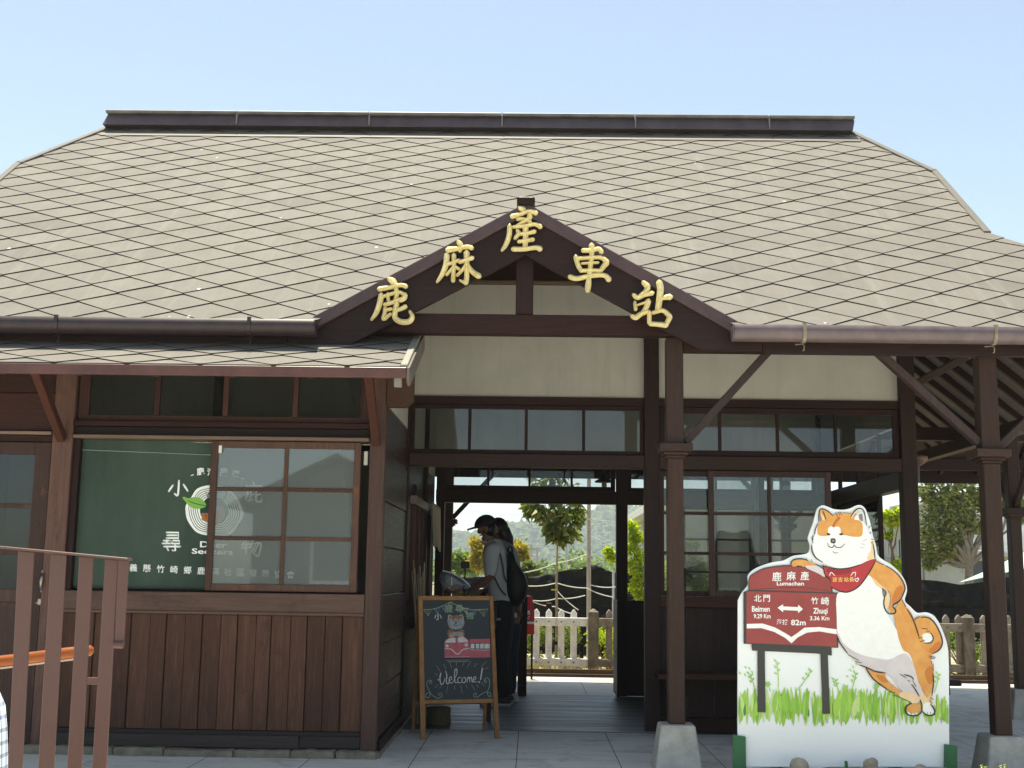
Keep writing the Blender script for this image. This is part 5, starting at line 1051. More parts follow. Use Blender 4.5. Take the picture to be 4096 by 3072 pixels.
# ---------------------------------------------------------------- foliage
def leaf_mat(name, cols, trans=.35):
    N = Nodes(name); r = N.rnd(); k = len(cols) - 1
    col = N.ramp(r, [(i / k, lin(c)) for i, c in enumerate(cols)])
    tl = N.n('ShaderNodeBsdfTranslucent'); hs = N.n('ShaderNodeHueSaturation'); hs.inputs['Value'].default_value = 1.5; hs.inputs['Saturation'].default_value = 1.1; N.l(col, hs.inputs['Color']); N.l(hs.outputs[0], tl.inputs[0])
    N.set(col, .5, Specular_IOR_Level=.35); mx = N.n('ShaderNodeMixShader'); mx.inputs[0].default_value = trans
    N.l(N.b.outputs[0], mx.inputs[1]); N.l(tl.outputs[0], mx.inputs[2]); N.l(mx.outputs[0], N.out.inputs[0]); return N.mat
def leaves(m, cl, n, size, rg, droop=.3, asp=.42):
    for i in range(n):
        c, r = cl[rg.randrange(len(cl))]
        d = Vector((rg.gauss(0, 1), rg.gauss(0, 1), rg.gauss(0, .85))); d.normalize(); d *= r * rg.random() ** .45
        p = Vector(c) + d; a = Vector((rg.gauss(0, 1), rg.gauss(0, 1), rg.gauss(-droop, .7))).normalized(); b = a.cross(Vector((rg.gauss(0, 1), rg.gauss(0, 1), rg.gauss(0, 1)))).normalized()
        s = size * rg.uniform(.6, 1.3); nn = a.cross(b) * (s * .12)
        m.add([p, p + a * s * .5 + b * s * asp * .5 + nn, p + a * s, p + a * s * .5 - b * s * asp * .5 + nn], [(0, 1, 2), (0, 2, 3)], 0, rg.random())
def branchy(m, base, tips, r0, rg, k=5):
    for t in tips:
        p = [Vector(base)]; q = Vector(t)
        for i in range(1, k): f = i / k; p.append(Vector(base).lerp(q, f) + Vector((rg.uniform(-1, 1), rg.uniform(-1, 1), rg.uniform(-.5, .8))) * (q - Vector(base)).length * .06)
        p.append(q); m.tube([tuple(x) for x in p], [r0 * (1 - .8 * i / k) for i in range(k + 1)], 6)
bark = paint('bark', '#7b6a55', .9, .2, 18, bump=.4); bark_l = paint('pale_bark', '#b09a7c', .85, .15, 18)
def tree(name, label, cat, base, trunk_top, clumps, n, size, mat, rg_seed, r0=.06, grp=None, barkm=None, droop=.3):
    rg = random.Random(rg_seed); T = thing(name, label, cat, base, grp)
    m = MB(); b0 = Vector(base); t0 = Vector(trunk_top); m.tube([tuple(b0), tuple(b0.lerp(t0, .35) + Vector((r0 * .4, 0, 0))), tuple(b0.lerp(t0, .7) - Vector((r0 * .3, 0, 0))), tuple(t0)], [r0 * 1.15, r0, r0 * .9, r0 * .75], 9)
    branchy(m, t0, [c for c, r in clumps], r0 * .6, rg); m.build('trunk', [barkm or bark], T)
    m = MB(); leaves(m, clumps, n, size, rg, droop); m.build('crown', [mat], T); return T
def z4(x, y, Y): return at(1500 + x / 1.8433, 1800 + y / 1.8433, Y)
def clump(lst, Y, f=z4, sc=1.8433):
    return [(tuple(f(x, y, Y + dy)), r / sc / F_PX * Y) for x, y, r, dy in lst]
lf_dark = leaf_mat('leaf_dark_olive', ('#3c4a1c', '#57652a', '#6f7a35', '#8a8f49')); lf_mid = leaf_mat('leaf_mid_green', ('#41551f', '#5d7530', '#7d923f', '#a3ad52')); lf_sage = leaf_mat('leaf_sage', ('#4c5a2c', '#6b7a3e', '#8a9450', '#aaa86a', '#9a9070'), .4); lf_bright = leaf_mat('leaf_bright', ('#6a8a2a', '#8fa836', '#b5c044', '#d3d05a'), .5); lf_gold = leaf_mat('leaf_gold', ('#7c7a2c', '#a89a3c', '#c9b04a', '#8a8d3c'), .45)
tree('young_tree', 'slender staked young tree with drooping leaves behind the white pickets', 'tree', (z4(1336, 1170, 18).x, 18, -.2), tuple(z4(1345, 690, 18)),
     clump([(1180, 440, 70, 0), (1280, 470, 90, .2), (1400, 450, 100, 0), (1480, 500, 60, -.1), (1320, 300, 80, 0), (1420, 290, 70, .1), (1210, 270, 70, 0), (1290, 560, 60, 0), (1430, 600, 60, .1), (1350, 630, 45, 0), (1150, 410, 40, 0), (1330, 160, 90, 0), (1500, 420, 40, 0)], 18), 760, .17, lf_dark, 1, .02, None, bark_l, .9)
m = MB(); q = z4(1336, 800, 18)
TIE = MB(); TIE.tube([(z4(1300, 1030, 17.97).x, 17.96, z4(1300, 1030, 18).z), (z4(1345, 1035, 17.95).x, 17.955, z4(1345, 1030, 18).z)], .012, 6); tag(TIE.build('tie_ribbon', [inkp('tie_yellow', '#d2b93c')]), 'yellow ribbon tied round the young tree trunk', 'ribbon')
tree('leafy_shrub', 'tall bright yellow green shrub at the right of the rear doorway', 'shrub', (z4(1960, 1110, 17.6).x, 17.6, -.2), tuple(z4(1945, 900, 17.6)),
     clump([(1900, 560, 45, 0), (1940, 640, 60, 0), (1890, 720, 55, 0), (1960, 780, 70, 0), (1900, 850, 60, 0), (1950, 920, 65, 0), (1920, 1010, 60, 0), (1970, 1060, 55, 0), (2050, 800, 90, .2), (2060, 960, 90, 0), (1905, 640, 40, 0), (1740, 780, 45, .1), (1720, 740, 30, 0), (2150, 900, 90, 0), (2150, 1050, 90, 0)], 17.6), 5200, .055, lf_bright, 2, .018)
def zb_(x, y, Y): return at(2500 + x / 2.37, 1750 + y / 2.37, Y)
tree('leafy_shrub', 'rounded green shrub seen through the waiting room window', 'shrub', (zb_(650, 1400, 18).x, 18, -.2), tuple(zb_(660, 1300, 18)), clump([(640, 1010, 60, 0), (600, 1150, 80, 0), (680, 1200, 90, 0), (650, 1330, 110, 0), (780, 1350, 120, 0), (560, 1300, 80, 0), (760, 1400, 120, 0)], 18, zb_, 2.37), 4200, .055, lf_mid, 3, .02)
tree('yellow_tree', 'bushy tree with golden blossom beyond the track behind the customers', 'tree', (z4(900, 950, 30).x, 30, -.2), tuple(z4(900, 870, 30)), clump([(745, 680, 45, 0), (760, 760, 60, 0), (730, 830, 50, 0), (820, 780, 70, 0), (900, 760, 90, 0), (990, 740, 80, 0), (1070, 720, 60, 0), (1090, 780, 40, 0), (1000, 830, 80, 0), (780, 850, 60, 0)], 30), 4200, .11, lf_gold, 4, .07)
tree('garden_tree', 'low dark green tree beyond the track left of the golden tree', 'tree', (z4(620, 950, 34).x, 34, -.2), tuple(z4(620, 880, 34)), clump([(560, 820, 60, 0), (620, 800, 60, 0), (680, 810, 55, 0), (640, 860, 60, 0), (500, 850, 70, 0), (700, 860, 50, 0)], 34), 2600, .12, lf_mid, 5, .07)
tree('garden_tree', 'small rounded dark tree just above the black net', 'tree', (z4(1145, 980, 26).x, 26, -.2), tuple(z4(1145, 910, 26)), clump([(1130, 850, 40, 0), (1160, 880, 50, 0), (1110, 890, 40, 0), (1180, 910, 35, 0), (1140, 925, 45, 0)], 26), 1700, .09, lf_dark, 6, .05)
def z3(x, y, Y): return at(3500 + x / 2.552, 1850 + y / 2.552, Y)
tree('shade_tree', 'broad mature shade tree with dense green crown behind the east veranda', 'tree', (z3(965, 1260, 23).x, 23, -.2), tuple(z3(960, 1060, 23)),
     clump([(520, 300, 110, 0), (640, 380, 140, 0), (780, 330, 140, 0), (900, 420, 140, 0), (1020, 360, 130, 0), (560, 560, 120, 0), (700, 560, 140, 0), (850, 580, 150, 0), (1000, 620, 110, 0), (540, 720, 110, 0), (660, 780, 120, 0), (800, 740, 120, 0), (520, 900, 90, 0), (620, 940, 100, .3), (740, 900, 90, 0), (560, 1030, 60, 0), (880, 980, 70, .2), (1120, 420, 130, 0), (1300, 380, 160, 0), (1460, 420, 150, 0), (1480, 560, 100, 0), (800, 180, 150, 0), (1000, 180, 160, 0), (1250, 220, 160, 0), (600, 150, 130, 0), (1450, 250, 150, 0), (900, 720, 70, .6)], 23, z3, 2.552), 9500, .10, lf_sage, 7, .09, None, paint('grey_bark', '#9b9082', .9, .2, 14))
tree('garden_tree', 'leafy tree with light foliage seen between the hall corner and its side window', 'tree', (z3(170, 1260, 20).x, 20, -.2), tuple(z3(175, 900, 20)), clump([(140, 540, 60, 0), (200, 520, 60, 0), (170, 620, 45, 0), (230, 560, 50, 0), (140, 740, 30, 0), (220, 1030, 50, 0), (190, 1090, 50, 0), (240, 1100, 60, 0), (60, 560, 60, 0), (-60, 520, 70, 0)], 20, z3, 2.552), 2600, .07, lf_bright, 8, .03)
# low shrubs behind the pickets
for i, (x0, x1, y0, y1, mt, lab) in enumerate(((-.05, .25, -.05, .42, lf_mid, 'low green bush behind the leftmost white pickets'), (.38, .62, -.05, .52, lf_mid, 'low leafy bush behind the middle of the white pickets'), (.88, 1.25, .02, .55, lf_bright, 'sunlit yellow green bush right of the thick fence post'), (3.6, 5.0, .0, .5, lf_mid, 'green bush behind the weathered pickets of the east side'), (5.0, 6.8, .0, .45, lf_mid, 'far bush behind the weathered pickets at the veranda end'))):
    rg = random.Random(40 + i); T = thing('low_shrub', lab, 'shrub', ((x0 + x1) / 2, 17.2, -.1), 'bushes behind the picket fence')
    cl = [((rg.uniform(x0, x1), 17.2 + rg.uniform(-.1, .15), rg.uniform(y0, y1)), .13) for _ in range(8 + int((x1 - x0) * 10))]
    m = MB(); leaves(m, cl, int(1100 + 1500 * (x1 - x0)), .05, rg); m.build('foliage', [mt], T)
    m = MB(); branchy(m, ((x0 + x1) / 2, 17.2, -.12), [c for c, r in cl[:6]], .012, rg); m.build('stem', [bark], T)
rg = random.Random(77); m = MB()
for i in range(900):
    x = rg.choice((rg.uniform(-.4, .2), rg.uniform(.2, 1.2), rg.uniform(3.2, 6))); y = 16.1 + rg.uniform(-.12, .1); h = rg.uniform(.03, .13) * (1.4 if x < .2 else 1); a = rg.uniform(0, 6.3)
    m.add([(x - .004, y, -.08), (x + .004, y, -.08), (x + math.cos(a) * h * .5, y + math.sin(a) * h * .5, -.08 + h)], [(0, 1, 2)], 0, rg.random())
setting(m.build('weeds', [leaf_mat('dry_weeds', ('#9a8450', '#7f8a3c', '#b59a5c'))]), 'stuff', 'dry weeds along the foot of the picket fence')

# ---------------------------------------------------------------- picket fences
def fence(name, lab, xs, Y, mat, zt, posts, x0, x1, w=.042, zr=((.515, .625), (0, .1)), sk=.0):
    T = thing(name, lab, 'fence', ((x0 + x1) / 2, Y, -.1))
    for a, b_ in zr:
        m = MB(); m.box(x0, x1, Y - .045, Y - .01, a, b_); m.build('rail', [mat], T, .006)
    for x in xs:
        m = MB(); m.xz([(x - w, -.11), (x + w, -.11), (x + w, zt - .05), (x + .008, zt), (x - .008, zt), (x - w, zt - .05)], Y - .008, Y + .035); p = m.build('picket', [mat], T, .006)
        m = MB()
        for a, b_ in zr: m.tube([(x, Y - .056, (a + b_) / 2), (x, Y - .046, (a + b_) / 2)], .011, 8)
        m.build('bolt', [paint('rust_bolt', '#6a5c52', .6, .2, 30)], p)
    for x in posts:
        m = MB(); m.box(x - .068, x + .068, Y - .09, Y + .05, -.12, .70); m.add([(x - .068, Y - .09, .70), (x + .068, Y - .09, .70), (x + .068, Y + .05, .70), (x - .068, Y + .05, .70), (x, Y - .02, .752)], [(0, 1, 4), (1, 2, 4), (2, 3, 4), (3, 0, 4)])
        m.build('fence_post', [fpost], T, .008)
    return T
def fp_mat(name, a, b_, c):
    N = Nodes(name); f = N.noise(N.coord((1, 1, .5)), 9, 7, .7); g = N.noise(N.coord(), 38, 4, .7)
    col = N.ramp(f, [(.3, lin(c)), (.48, lin(b_)), (.62, lin(a))]); col = N.mix(N.ramp(g, [(.55, (0, 0, 0)), (.75, (.6, .6, .6))]), col, lin(c)); N.set(col, .9); N.bump(g, .4, .005); return N.mat
fw = fp_mat('flaking_white_paint', '#ebe9e6', '#dedbd6', '#a39d92'); fwd = fp_mat('weathered_concrete', '#9b9283', '#857c6d', '#5f574c'); fpost = fp_mat('mossy_post', '#7f7466', '#675d51', '#453d35')
fence('white_picket_fence', 'white painted concrete picket fence with flaking paint across the track', [-1.88 + .1633 * k for k in range(16)][:], 16.4, fw, .731, (), -2.2, .757)
fence('weathered_picket_fence', 'grey weathered concrete picket fence with thick posts across the track', [1.035 + .163 * k for k in range(43)], 16.4, fwd, .735, (.826, 2.45, 4.1, 5.7, 7.3), .757, 8.1)
fence('brown_picket_fence', 'low dark brown wooden fence standing behind the white pickets', [-.2 + .31 * k for k in range(8)], 17.75, d_z, .62, (), -1.2, 2.2, .03, ((.5, .55), (.2, .25)))
m = MB(); m.box(.21, .29, 16.9, 16.98, -.1, .80); tag(m.build('wooden_stub_post', [d_z], None, .006), 'short dark stub post standing between two white pickets', 'post')

# ---------------------------------------------------------------- black shade nets, pole, ropes
def net_mat():
    N = Nodes('black_shade_net'); f = N.noise(N.coord((1, 1, .35), (0, .4, 0), False), 5, 6, .6, .6)
    k = N.noise(N.coord((.7, 1, 3.2), (0, .6, 0), False), 4.5, 5, .6, .4)  # mask of lighter colour streaks, painted sheen on the folds
    N.set(N.mix(N.ramp(k, [(.58, (0, 0, 0)), (.72, (1, 1, 1))]), N.ramp(f, [(.3, lin('#0c0d0e')), (.7, lin('#141617'))]), lin('#34373a')), .6, Specular_IOR_Level=.15); N.bump(f, .3, .04); return N.mat
netm = net_mat()
def net(top, bot, Y, name, lab, wr=.03, seed=1):
    rg = random.Random(seed); px_, pz_ = z4(1580, 1090, Y).x, z4(1580, 1090, Y).z; ph = [rg.uniform(0, 6) for _ in range(8)]
    def lerp(pts, s):
        for a, b_ in zip(pts, pts[1:]):
            if s <= b_[0]: f = (s - a[0]) / (b_[0] - a[0]); return a[1] + (b_[1] - a[1]) * f
        return pts[-1][1]
    x0, x1 = top[0][0], top[-1][0]
    def fn(s, t):
        x = x0 + (x1 - x0) * s; zt, zb2 = lerp(top, x), lerp(bot, x); z = zt + (zb2 - zt) * t
        y = Y + wr * (math.sin(x * 9 + z * 5 + ph[0]) * .6 + math.sin(x * 23 - z * 14 + ph[1]) * .35 + math.sin(z * 17 + x * 3 + ph[2]) * .5 + math.sin(x * 41 + z * 30 + ph[3]) * .15 + (.55 * math.sin(math.atan2(z - pz_, x - px_) * 26 + ph[5]) * math.exp(-((x - px_) ** 2 + (z - pz_) ** 2) * 1.5)))
        return (x, y, z + .012 * math.sin(x * 6 + ph[4]) * (1 - t))
    m = MB(); m.grid(fn, 110, 40); o = m.build(name, [netm]); md = o.modifiers.new('thickness', 'SOLIDIFY'); md.thickness = .004; return tag(o, lab, 'net')
def pk(pts, Y): return [(z4(x, y, Y).x, z4(x, y, Y).z) for x, y in pts]
nt_top = pk([(560, 930), (1120, 935), (1300, 910), (1480, 880), (1520, 880), (1600, 835), (1660, 850), (1770, 905), (1990, 925), (2300, 940)], 20)
net(nt_top, [(nt_top[0][0], -.2), (nt_top[-1][0], -.2)], 20.3, 'shade_net', 'wrinkled black shade net draped in a peak behind the young tree', .04, 5)
def p3(pts, Y): return [(z3(x, y, Y).x, z3(x, y, Y).z) for x, y in pts]
t3 = p3([(100, 1190), (470, 1200), (640, 1215), (860, 1240), (1110, 1215), (1400, 1170), (1521, 1120), (1900, 1000)], 20); b3 = p3([(100, 1490), (470, 1505), (1110, 1500), (1900, 1470)], 20)
net(t3, b3, 20.0, 'shade_net', 'long black shade net stretched between posts behind the east fence', .035, 8)
b4 = p3([(100, 1500), (1900, 1480)], 19.9); net([(b4[0][0], b4[0][1]), (b4[1][0], b4[1][1])], [(b4[0][0], .2), (b4[1][0], .2)], 19.95, 'shade_net', 'lower black net strip just above the weathered pickets', .03, 9)
m = MB(); m.tube([(z4(1578, 1110, 19).x, 19, -.3), (z4(1577, 600, 19).x, 19, z4(1577, 600, 19).z), (z4(1574, 300, 19).x, 19, 6.5)], [.036, .032, .026], 12); tag(m.build('net_pole', [paint('pale_pole', '#b3aca2', .8, .12, 14)]), 'pale slim pole rising in front of the black net', 'pole')
m = MB(); m.tube([(z4(1757, 1115, 19).x, 19, -.3), (z4(1757, 895, 19).x, 19, z4(1757, 895, 19).z)], .018, 8); tag(m.build('net_pole', [paint('white_pipe', '#c5c9cc', .5)]), 'short white pipe holding the net near the doorway', 'pole')
rope = paint('white_rope', '#d8d8d2', .8, .1, 30)
for pts, lab in ((((560, 1020), (1120, 1003), (1338, 980), (1560, 1018), (1755, 1085)), 'white rope running over the tree trunk and the pale pole'), (((1165, 1110), (1340, 1095), (1550, 1072)), 'white rope rising from the red sign to the pale pole'), (((1340, 1035), (1500, 1180)), 'white guy rope slanting down from the yellow ribbon'), (((1165, 1118), (1330, 1155), (1480, 1212)), 'white rope sagging low behind the white pickets'), (((1590, 995), (1770, 1010), (1990, 1020)), 'white rope right of the pale pole toward the shrub'), (((1090, 905), (1330, 835), (1560, 770)), 'white rope climbing above the black net to the pole')):
    m = MB(); pp_ = []
    for (a, b_), (c, d2) in zip(pts, pts[1:]):
        for k in range(6): f = k / 6; q = z4(a + (c - a) * f, b_ + (d2 - b_) * f, 18.9); pp_.append((q.x, 18.9, q.z - .02 * math.sin(f * 3.14)))
    q = z4(*pts[-1], 18.9); pp_.append((q.x, 18.9, q.z)); m.tube(pp_, .0075, 5); tag(m.build('rope', [rope]), lab, 'rope', 'white ropes around the net')

# ---------------------------------------------------------------- houses beyond the track
hw = paint('house_white', '#d9d7d0', .8, .06, 2.5); hg = concrete_mat('house_concrete', '#a7a59f', '#bdbab3', 1.5); dkwin = paint('house_window', '#4b5357', .15, .1, 3, spec=.6); tin = paint('tin_roof', '#aab0b1', .4, .12, 4, metal=.4); rustr = paint('rust_band', '#9a6a4c', .7, .2, 6)
def house(name, lab, x0, x1, Y, z1, depth, mat, wins, roof=None, band=None):
    T = thing(name, lab, 'house', ((x0 + x1) / 2, Y, -.22)); m = MB(); m.box(x0, x1, Y, Y + depth, -.22, z1); m.build('wall', [mat], T)
    for a, b_, c, d2 in wins:
        m = MB(); m.box(a, b_, Y - .03, Y + .02, c, c + .05); m.box(a, b_, Y - .03, Y + .02, d2 - .05, d2); m.box(a, a + .05, Y - .03, Y + .02, c + .05, d2 - .05); m.box(b_ - .05, b_, Y - .03, Y + .02, c + .05, d2 - .05); m.box((a + b_) / 2 - .02, (a + b_) / 2 + .02, Y - .025, Y + .02, c + .05, d2 - .05); f = m.build('window', [hw], T)
        m = MB(); m.box(a + .03, b_ - .03, Y - .012, Y - .004, c + .03, d2 - .03); m.build('pane', [dkwin], f)
    m = MB(); m.box(x0 - .3, x1 + .3, Y - .45, Y + depth + .3, z1, z1 + .16); m.build('roof', [roof or hw], T, .01)
    for z, h in (band or ()):
        m = MB(); m.box(x0 - .04, x1 + .04, Y - .06, Y - .002, z, z + h); m.build('cornice', [hg], T)
    return T
Hx = lambda u, Y: at(u, 2300, Y).x
Hz = lambda u, v, Y: at(u, v, Y).z
house('concrete_house', 'plain pale concrete house front seen through the waiting room windows', Hx(2660, 24), Hx(3330, 24), 24, Hz(3000, 2045, 24), 7, hg, [(Hx(2880, 24), Hx(2960, 24), .4, 1.0)], None, ((Hz(3000, 2128, 24), .06), (Hz(3000, 2170, 24), .03)))
house('white_house', 'white two storey house behind the leafy tree at the hall corner', Hx(3470, 32), Hx(3690, 32), 32, Hz(3560, 2095, 32), 8, hw, [(Hx(3548, 32), Hx(3575, 32), Hz(3560, 2230, 32), Hz(3560, 2165, 32)), (Hx(3590, 32), Hx(3625, 32), Hz(3560, 2240, 32), Hz(3560, 2150, 32))], hg, ((Hz(3560, 2250, 32), .12),))
house('long_white_house', 'long low bright white house behind the shade tree trunk', Hx(3700, 34), Hx(4400, 34), 34, Hz(3800, 2225, 34), 8, hw, [(Hx(3850, 34), Hx(3872, 34), Hz(3800, 2290, 34), Hz(3800, 2245, 34))], hw, ())
house('tall_grey_house', 'tall light grey house rising behind the shade tree', Hx(3905, 40), Hx(4180, 40), 40, Hz(4050, 1990, 40), 8, hg, [(Hx(4060, 40), Hx(4100, 40), Hz(4050, 2100, 40), Hz(4050, 2050, 40))], hg, ())
SH = thing('tin_shed', 'shed with a grey corrugated sloping roof at the right edge', 'shed', (Hx(4120, 26), 26, -.22))
m = MB(); xa, xb = Hx(4044, 26), Hx(4420, 26); za, zc = Hz(4050, 2228, 26), Hz(4096, 2128, 26)
N_c = 40
m.grid(lambda s, t: (xa + (xb - xa) * (s if True else 0), 26 + 3.0 * t, za + (zc + .9 - za) * t + .03 * math.sin(s * 2 * math.pi * 46)), 368, 4); m.build('roof', [tin], SH)
m = MB(); m.box(xa + .2, xb, 26.3, 29, -.22, za - .05); m.build('wall', [paint('shed_wall', '#55585a', .7)], SH); m = MB(); m.box(xa + .1, xb, 25.98, 26.05, za - .28, za - .18); m.build('fascia', [rustr], SH)
AW = thing('awning_sheet', 'pale green translucent sheet roof sloping above the long net', 'awning', (Hx(3950, 21), 21, 1.2))
m = MB(); q0, q1, q2_ = at(3835, 2333, 21), at(3935, 2290, 21.4), at(4200, 2240, 22); m.prism([tuple(q0), (q2_.x, 21, q0.z + .45), (q2_.x, 22.2, q2_.z + .3), tuple(q1)], (0, 0, .012)); m.build('sheet', [paint('green_sheet', '#b9cfc2', .4, .06, 6)], AW)
for x in (q0.x + .3, q2_.x - .2):
    m = MB(); m.tube([(x, 21.3, -.22), (x, 21.3, q0.z + .1)], .025, 8); m.build('post', [metal_m], AW)
for i, (u, vt, vb, Y, lab) in enumerate(((1500 + 1150 / 1.8433, 1800 + 700 / 1.8433, 2300, 60, 'distant utility pole with crossarms left of the young tree'), (1500 + 1195 / 1.8433, 1800 + 725 / 1.8433, 2300, 75, 'farther thin utility pole beside the crossarm pole'), (1500 + 1412 / 1.8433, 1800 + 690 / 1.8433, 2300, 85, 'distant utility pole between the young tree and the pale pole'))):
    t = at(u, vt, Y); T = thing('utility_pole', lab, 'pole', (t.x, Y, -.22), 'utility poles across the fields'); m = MB(); m.tube([(t.x, Y, -.22), (t.x, Y, t.z)], [.1, .07], 8); m.build('shaft', [hg], T)
    if i == 0:
        m = MB()
        for dz in (.25, .75): m.box(t.x - .3, t.x + .3, Y - .04, Y + .04, t.z - dz, t.z - dz + .09)
        m.build('crossarm', [hg], T)
for (u0, v0, u1, v1, Y, lab) in ((1862, 2042, 2105, 2060, 55, 'upper overhead wire above the customers'), (1862, 2052, 2105, 2066, 55.5, 'lower overhead wire above the customers'), (2320, 2110, 2470, 2175, 45, 'overhead wire slanting past the pale pole'), (2320, 2122, 2470, 2192, 45.4, 'second overhead wire slanting past the pale pole'), (2325, 2134, 2470, 2208, 45.8, 'lowest overhead wire slanting past the pale pole')):
    a, b_ = at(u0, v0, Y), at(u1, v1, Y); d = b_ - a; m = MB(); m.tube([tuple(a - d * 3 + Vector((0, 0, 1.0 if Y > 50 else 2))), tuple(a), tuple(a + d * .5 - Vector((0, 0, .02))), tuple(b_), tuple(b_ + d * 2)], .012, 5); tag(m.build('overhead_wire', [inkp('wire_pale', '#b9bec0')]), lab, 'wire', 'overhead wires beyond the track')

HB = thing('gabled_house', 'gabled house across the forecourt mirrored in the bay window glass', 'house', (-4.6, -13, 0))
m = MB(); m.box(-6.6, -2.6, -18, -13, 0, 2.75); m.xz([(-6.6, 2.75), (-2.6, 2.75), (-4.6, 3.75)], -17.9, -13.02); m.build('wall', [paint('house_dark_wall', '#5a554f', .8)], HB)
for s_ in (-1, 1):
    m = MB(); m.prism([(-4.6, -12.5, 3.95), (-4.6, -18.3, 3.95), (-4.6 + s_ * 2.5, -18.3, 2.72), (-4.6 + s_ * 2.5, -12.5, 2.72)], (0, 0, -.1)); m.build('roof', [paint('house_dark_roof', '#3a3532', .8)], HB)
m = MB(); m.box(-5.2, -4.0, -12.99, -12.95, .9, 2.0); f = m.build('window', [hw], HB); m = MB(); m.box(-5.12, -4.08, -12.945, -12.94, .98, 1.92); m.build('pane', [dkwin], f)
# ---------------------------------------------------------------- wooded hill far behind
HD = 820.0
prof = [(-600, 700), (100, 690), (500, 640), (590, 606), (700, 625), (820, 600), (960, 566), (1100, 552), (1250, 530), (1480, 530), (1560, 490), (1640, 455), (1700, 420), (1780, 440), (1990, 425), (2300, 470), (2700, 560), (3400, 640), (4300, 700)]
hp = [(z4(x, y, HD).x, z4(x, y, HD).z) for x, y in prof]
def hz(x):
    for a, b_ in zip(hp, hp[1:]):
        if a[0] <= x <= b_[0]: return a[1] + (b_[1] - a[1]) * (x - a[0]) / (b_[0] - a[0])
    return 3
X0, X1 = hp[0][0], hp[-1][0]
def hillpt(s, t):
    x = X0 + (X1 - X0) * s; y = HD - 230 + 330 * t; f = min(1, t / .7); e = (f * f * (3 - 2 * f)) * (1 if t < .7 else 1 - (t - .7) * .4)
    return (x, y, -.6 + (hz(x) - 2.5) * e * (1 + .08 * math.sin(x * .09) * math.sin(t * 9)))
m = MB(); m.grid(hillpt, 90, 40); setting(m.build('hills', [paint('hill_soil', '#4c5a30', .9, .2, .05)]))
rg = random.Random(12); m = MB()
xa, xb = z4(440, 600, HD).x, z4(2250, 600, HD).x
for i in range(3600):
    t = .1 + .62 * rg.random() ** .8; x = rg.uniform(xa, xb); p = hillpt((x - X0) / (X1 - X0), t); r_ = rg.uniform(1.0, 2.6) * (1.25 if t > .6 else 1)
    m.blob((p[0], p[1], p[2] + r_ * .6), r_, 1, .35, 0, (1, 1, rg.uniform(.8, 1.4)), i, False, rg.random())
def hill_mat():
    N = Nodes('forest_canopy'); f = N.noise(N.coord((1, 1, 1)), 1.6, 5, .7); col = N.ramp(N.rnd(), [(0, lin('#2f4a1e')), (.5, lin('#456428')), (1, lin('#6c7d38'))]); col = N.mix(N.ramp(f, [(.42, (0, 0, 0)), (.65, (.55, .55, .55))]), col, lin('#223418')); N.set(col, .9); N.bump(f, 1, .6); return N.mat
setting(m.build('hillside_forest', [hill_mat()]), 'stuff', 'hazy wooded hillside far beyond the track')
m = MB(); cl = []
for i in range(70): x = rg.uniform(-40, 45); cl.append(((x, 120 + rg.uniform(-14, 14), rg.uniform(.2, 2.4)), rg.uniform(1, 2)))
leaves(m, cl, 9000, .7, rg); setting(m.build('treeline', [lf_mid]), 'stuff', 'low green treeline across the fields')
HZ = MB(); HZ.box(-520, 520, -70, 960, -2.2, 75)
hm = bpy.data.materials.new('air_haze'); hm.use_nodes = True; t_ = hm.node_tree; t_.nodes.clear(); o_ = t_.nodes.new('ShaderNodeOutputMaterial'); v_ = t_.nodes.new('ShaderNodeVolumePrincipled')
v_.inputs['Color'].default_value = (.9, .95, 1, 1); v_.inputs['Density'].default_value = .00062; v_.inputs['Anisotropy'].default_value = .2; t_.links.new(v_.outputs[0], o_.inputs['Volume'])
HAZE = HZ.build('haze', [hm]); setting(HAZE, 'stuff', 'thin bluish haze in the air')
# ---------------------------------------------------------------- people
def skin_body(verts, edges, name, mat, parent, sub=2):
    """verts: {key: (point, radius)}; first key is the root of the skin"""
    keys = list(verts); me = bpy.data.meshes.new(name); me.from_pydata([tuple(verts[k][0]) for k in keys], [(keys.index(a), keys.index(b)) for a, b in edges], [])
    o = bpy.data.objects.new(name, me); COL.objects.link(o); sk = o.modifiers.new('skin', 'SKIN'); sk.use_smooth_shade = True; sk.branch_smoothing = .6
    for i, k in enumerate(keys):
        sv = me.skin_vertices[0].data[i]; r = verts[k][1]; sv.radius = (r, r) if not isinstance(r, tuple) else r; sv.use_root = (i == 0)
    ss = o.modifiers.new('sub', 'SUBSURF'); ss.levels = ss.render_levels = sub
    dg = bpy.context.evaluated_depsgraph_get(); dg.update(); nm = bpy.data.meshes.new_from_object(o.evaluated_get(dg)); bpy.data.objects.remove(o); bpy.data.meshes.remove(me)
    nm.name = name; nm.materials.clear(); nm.materials.append(mat); r = bpy.data.objects.new(name, nm); COL.objects.link(r)
    if parent is not None: r.parent = parent; r.location = -world_of(parent)
    return r
def garment(body, name, test, grow, mat, parent, noise=0.0):
    me = body.data; idx = {}; vs = []; fs = []
    for p in me.polygons:
        c = p.center
        if test(c):
            f = []
            for vi in p.vertices:
                if vi not in idx:
                    v = me.vertices[vi]; k = grow + noise * (math.sin(v.co.z * 31 + v.co.x * 17) + math.sin(v.co.z * 13 + v.co.y * 29)); idx[vi] = len(vs); vs.append(tuple(v.co + v.normal * k))
                f.append(idx[vi])
            fs.append(f)
    m = MB(); m.add(vs, fs, 0, .5, True); o = m.build(name, [mat], parent); s = o.modifiers.new('thickness', 'SOLIDIFY'); s.thickness = .006; s.offset = 0; return o
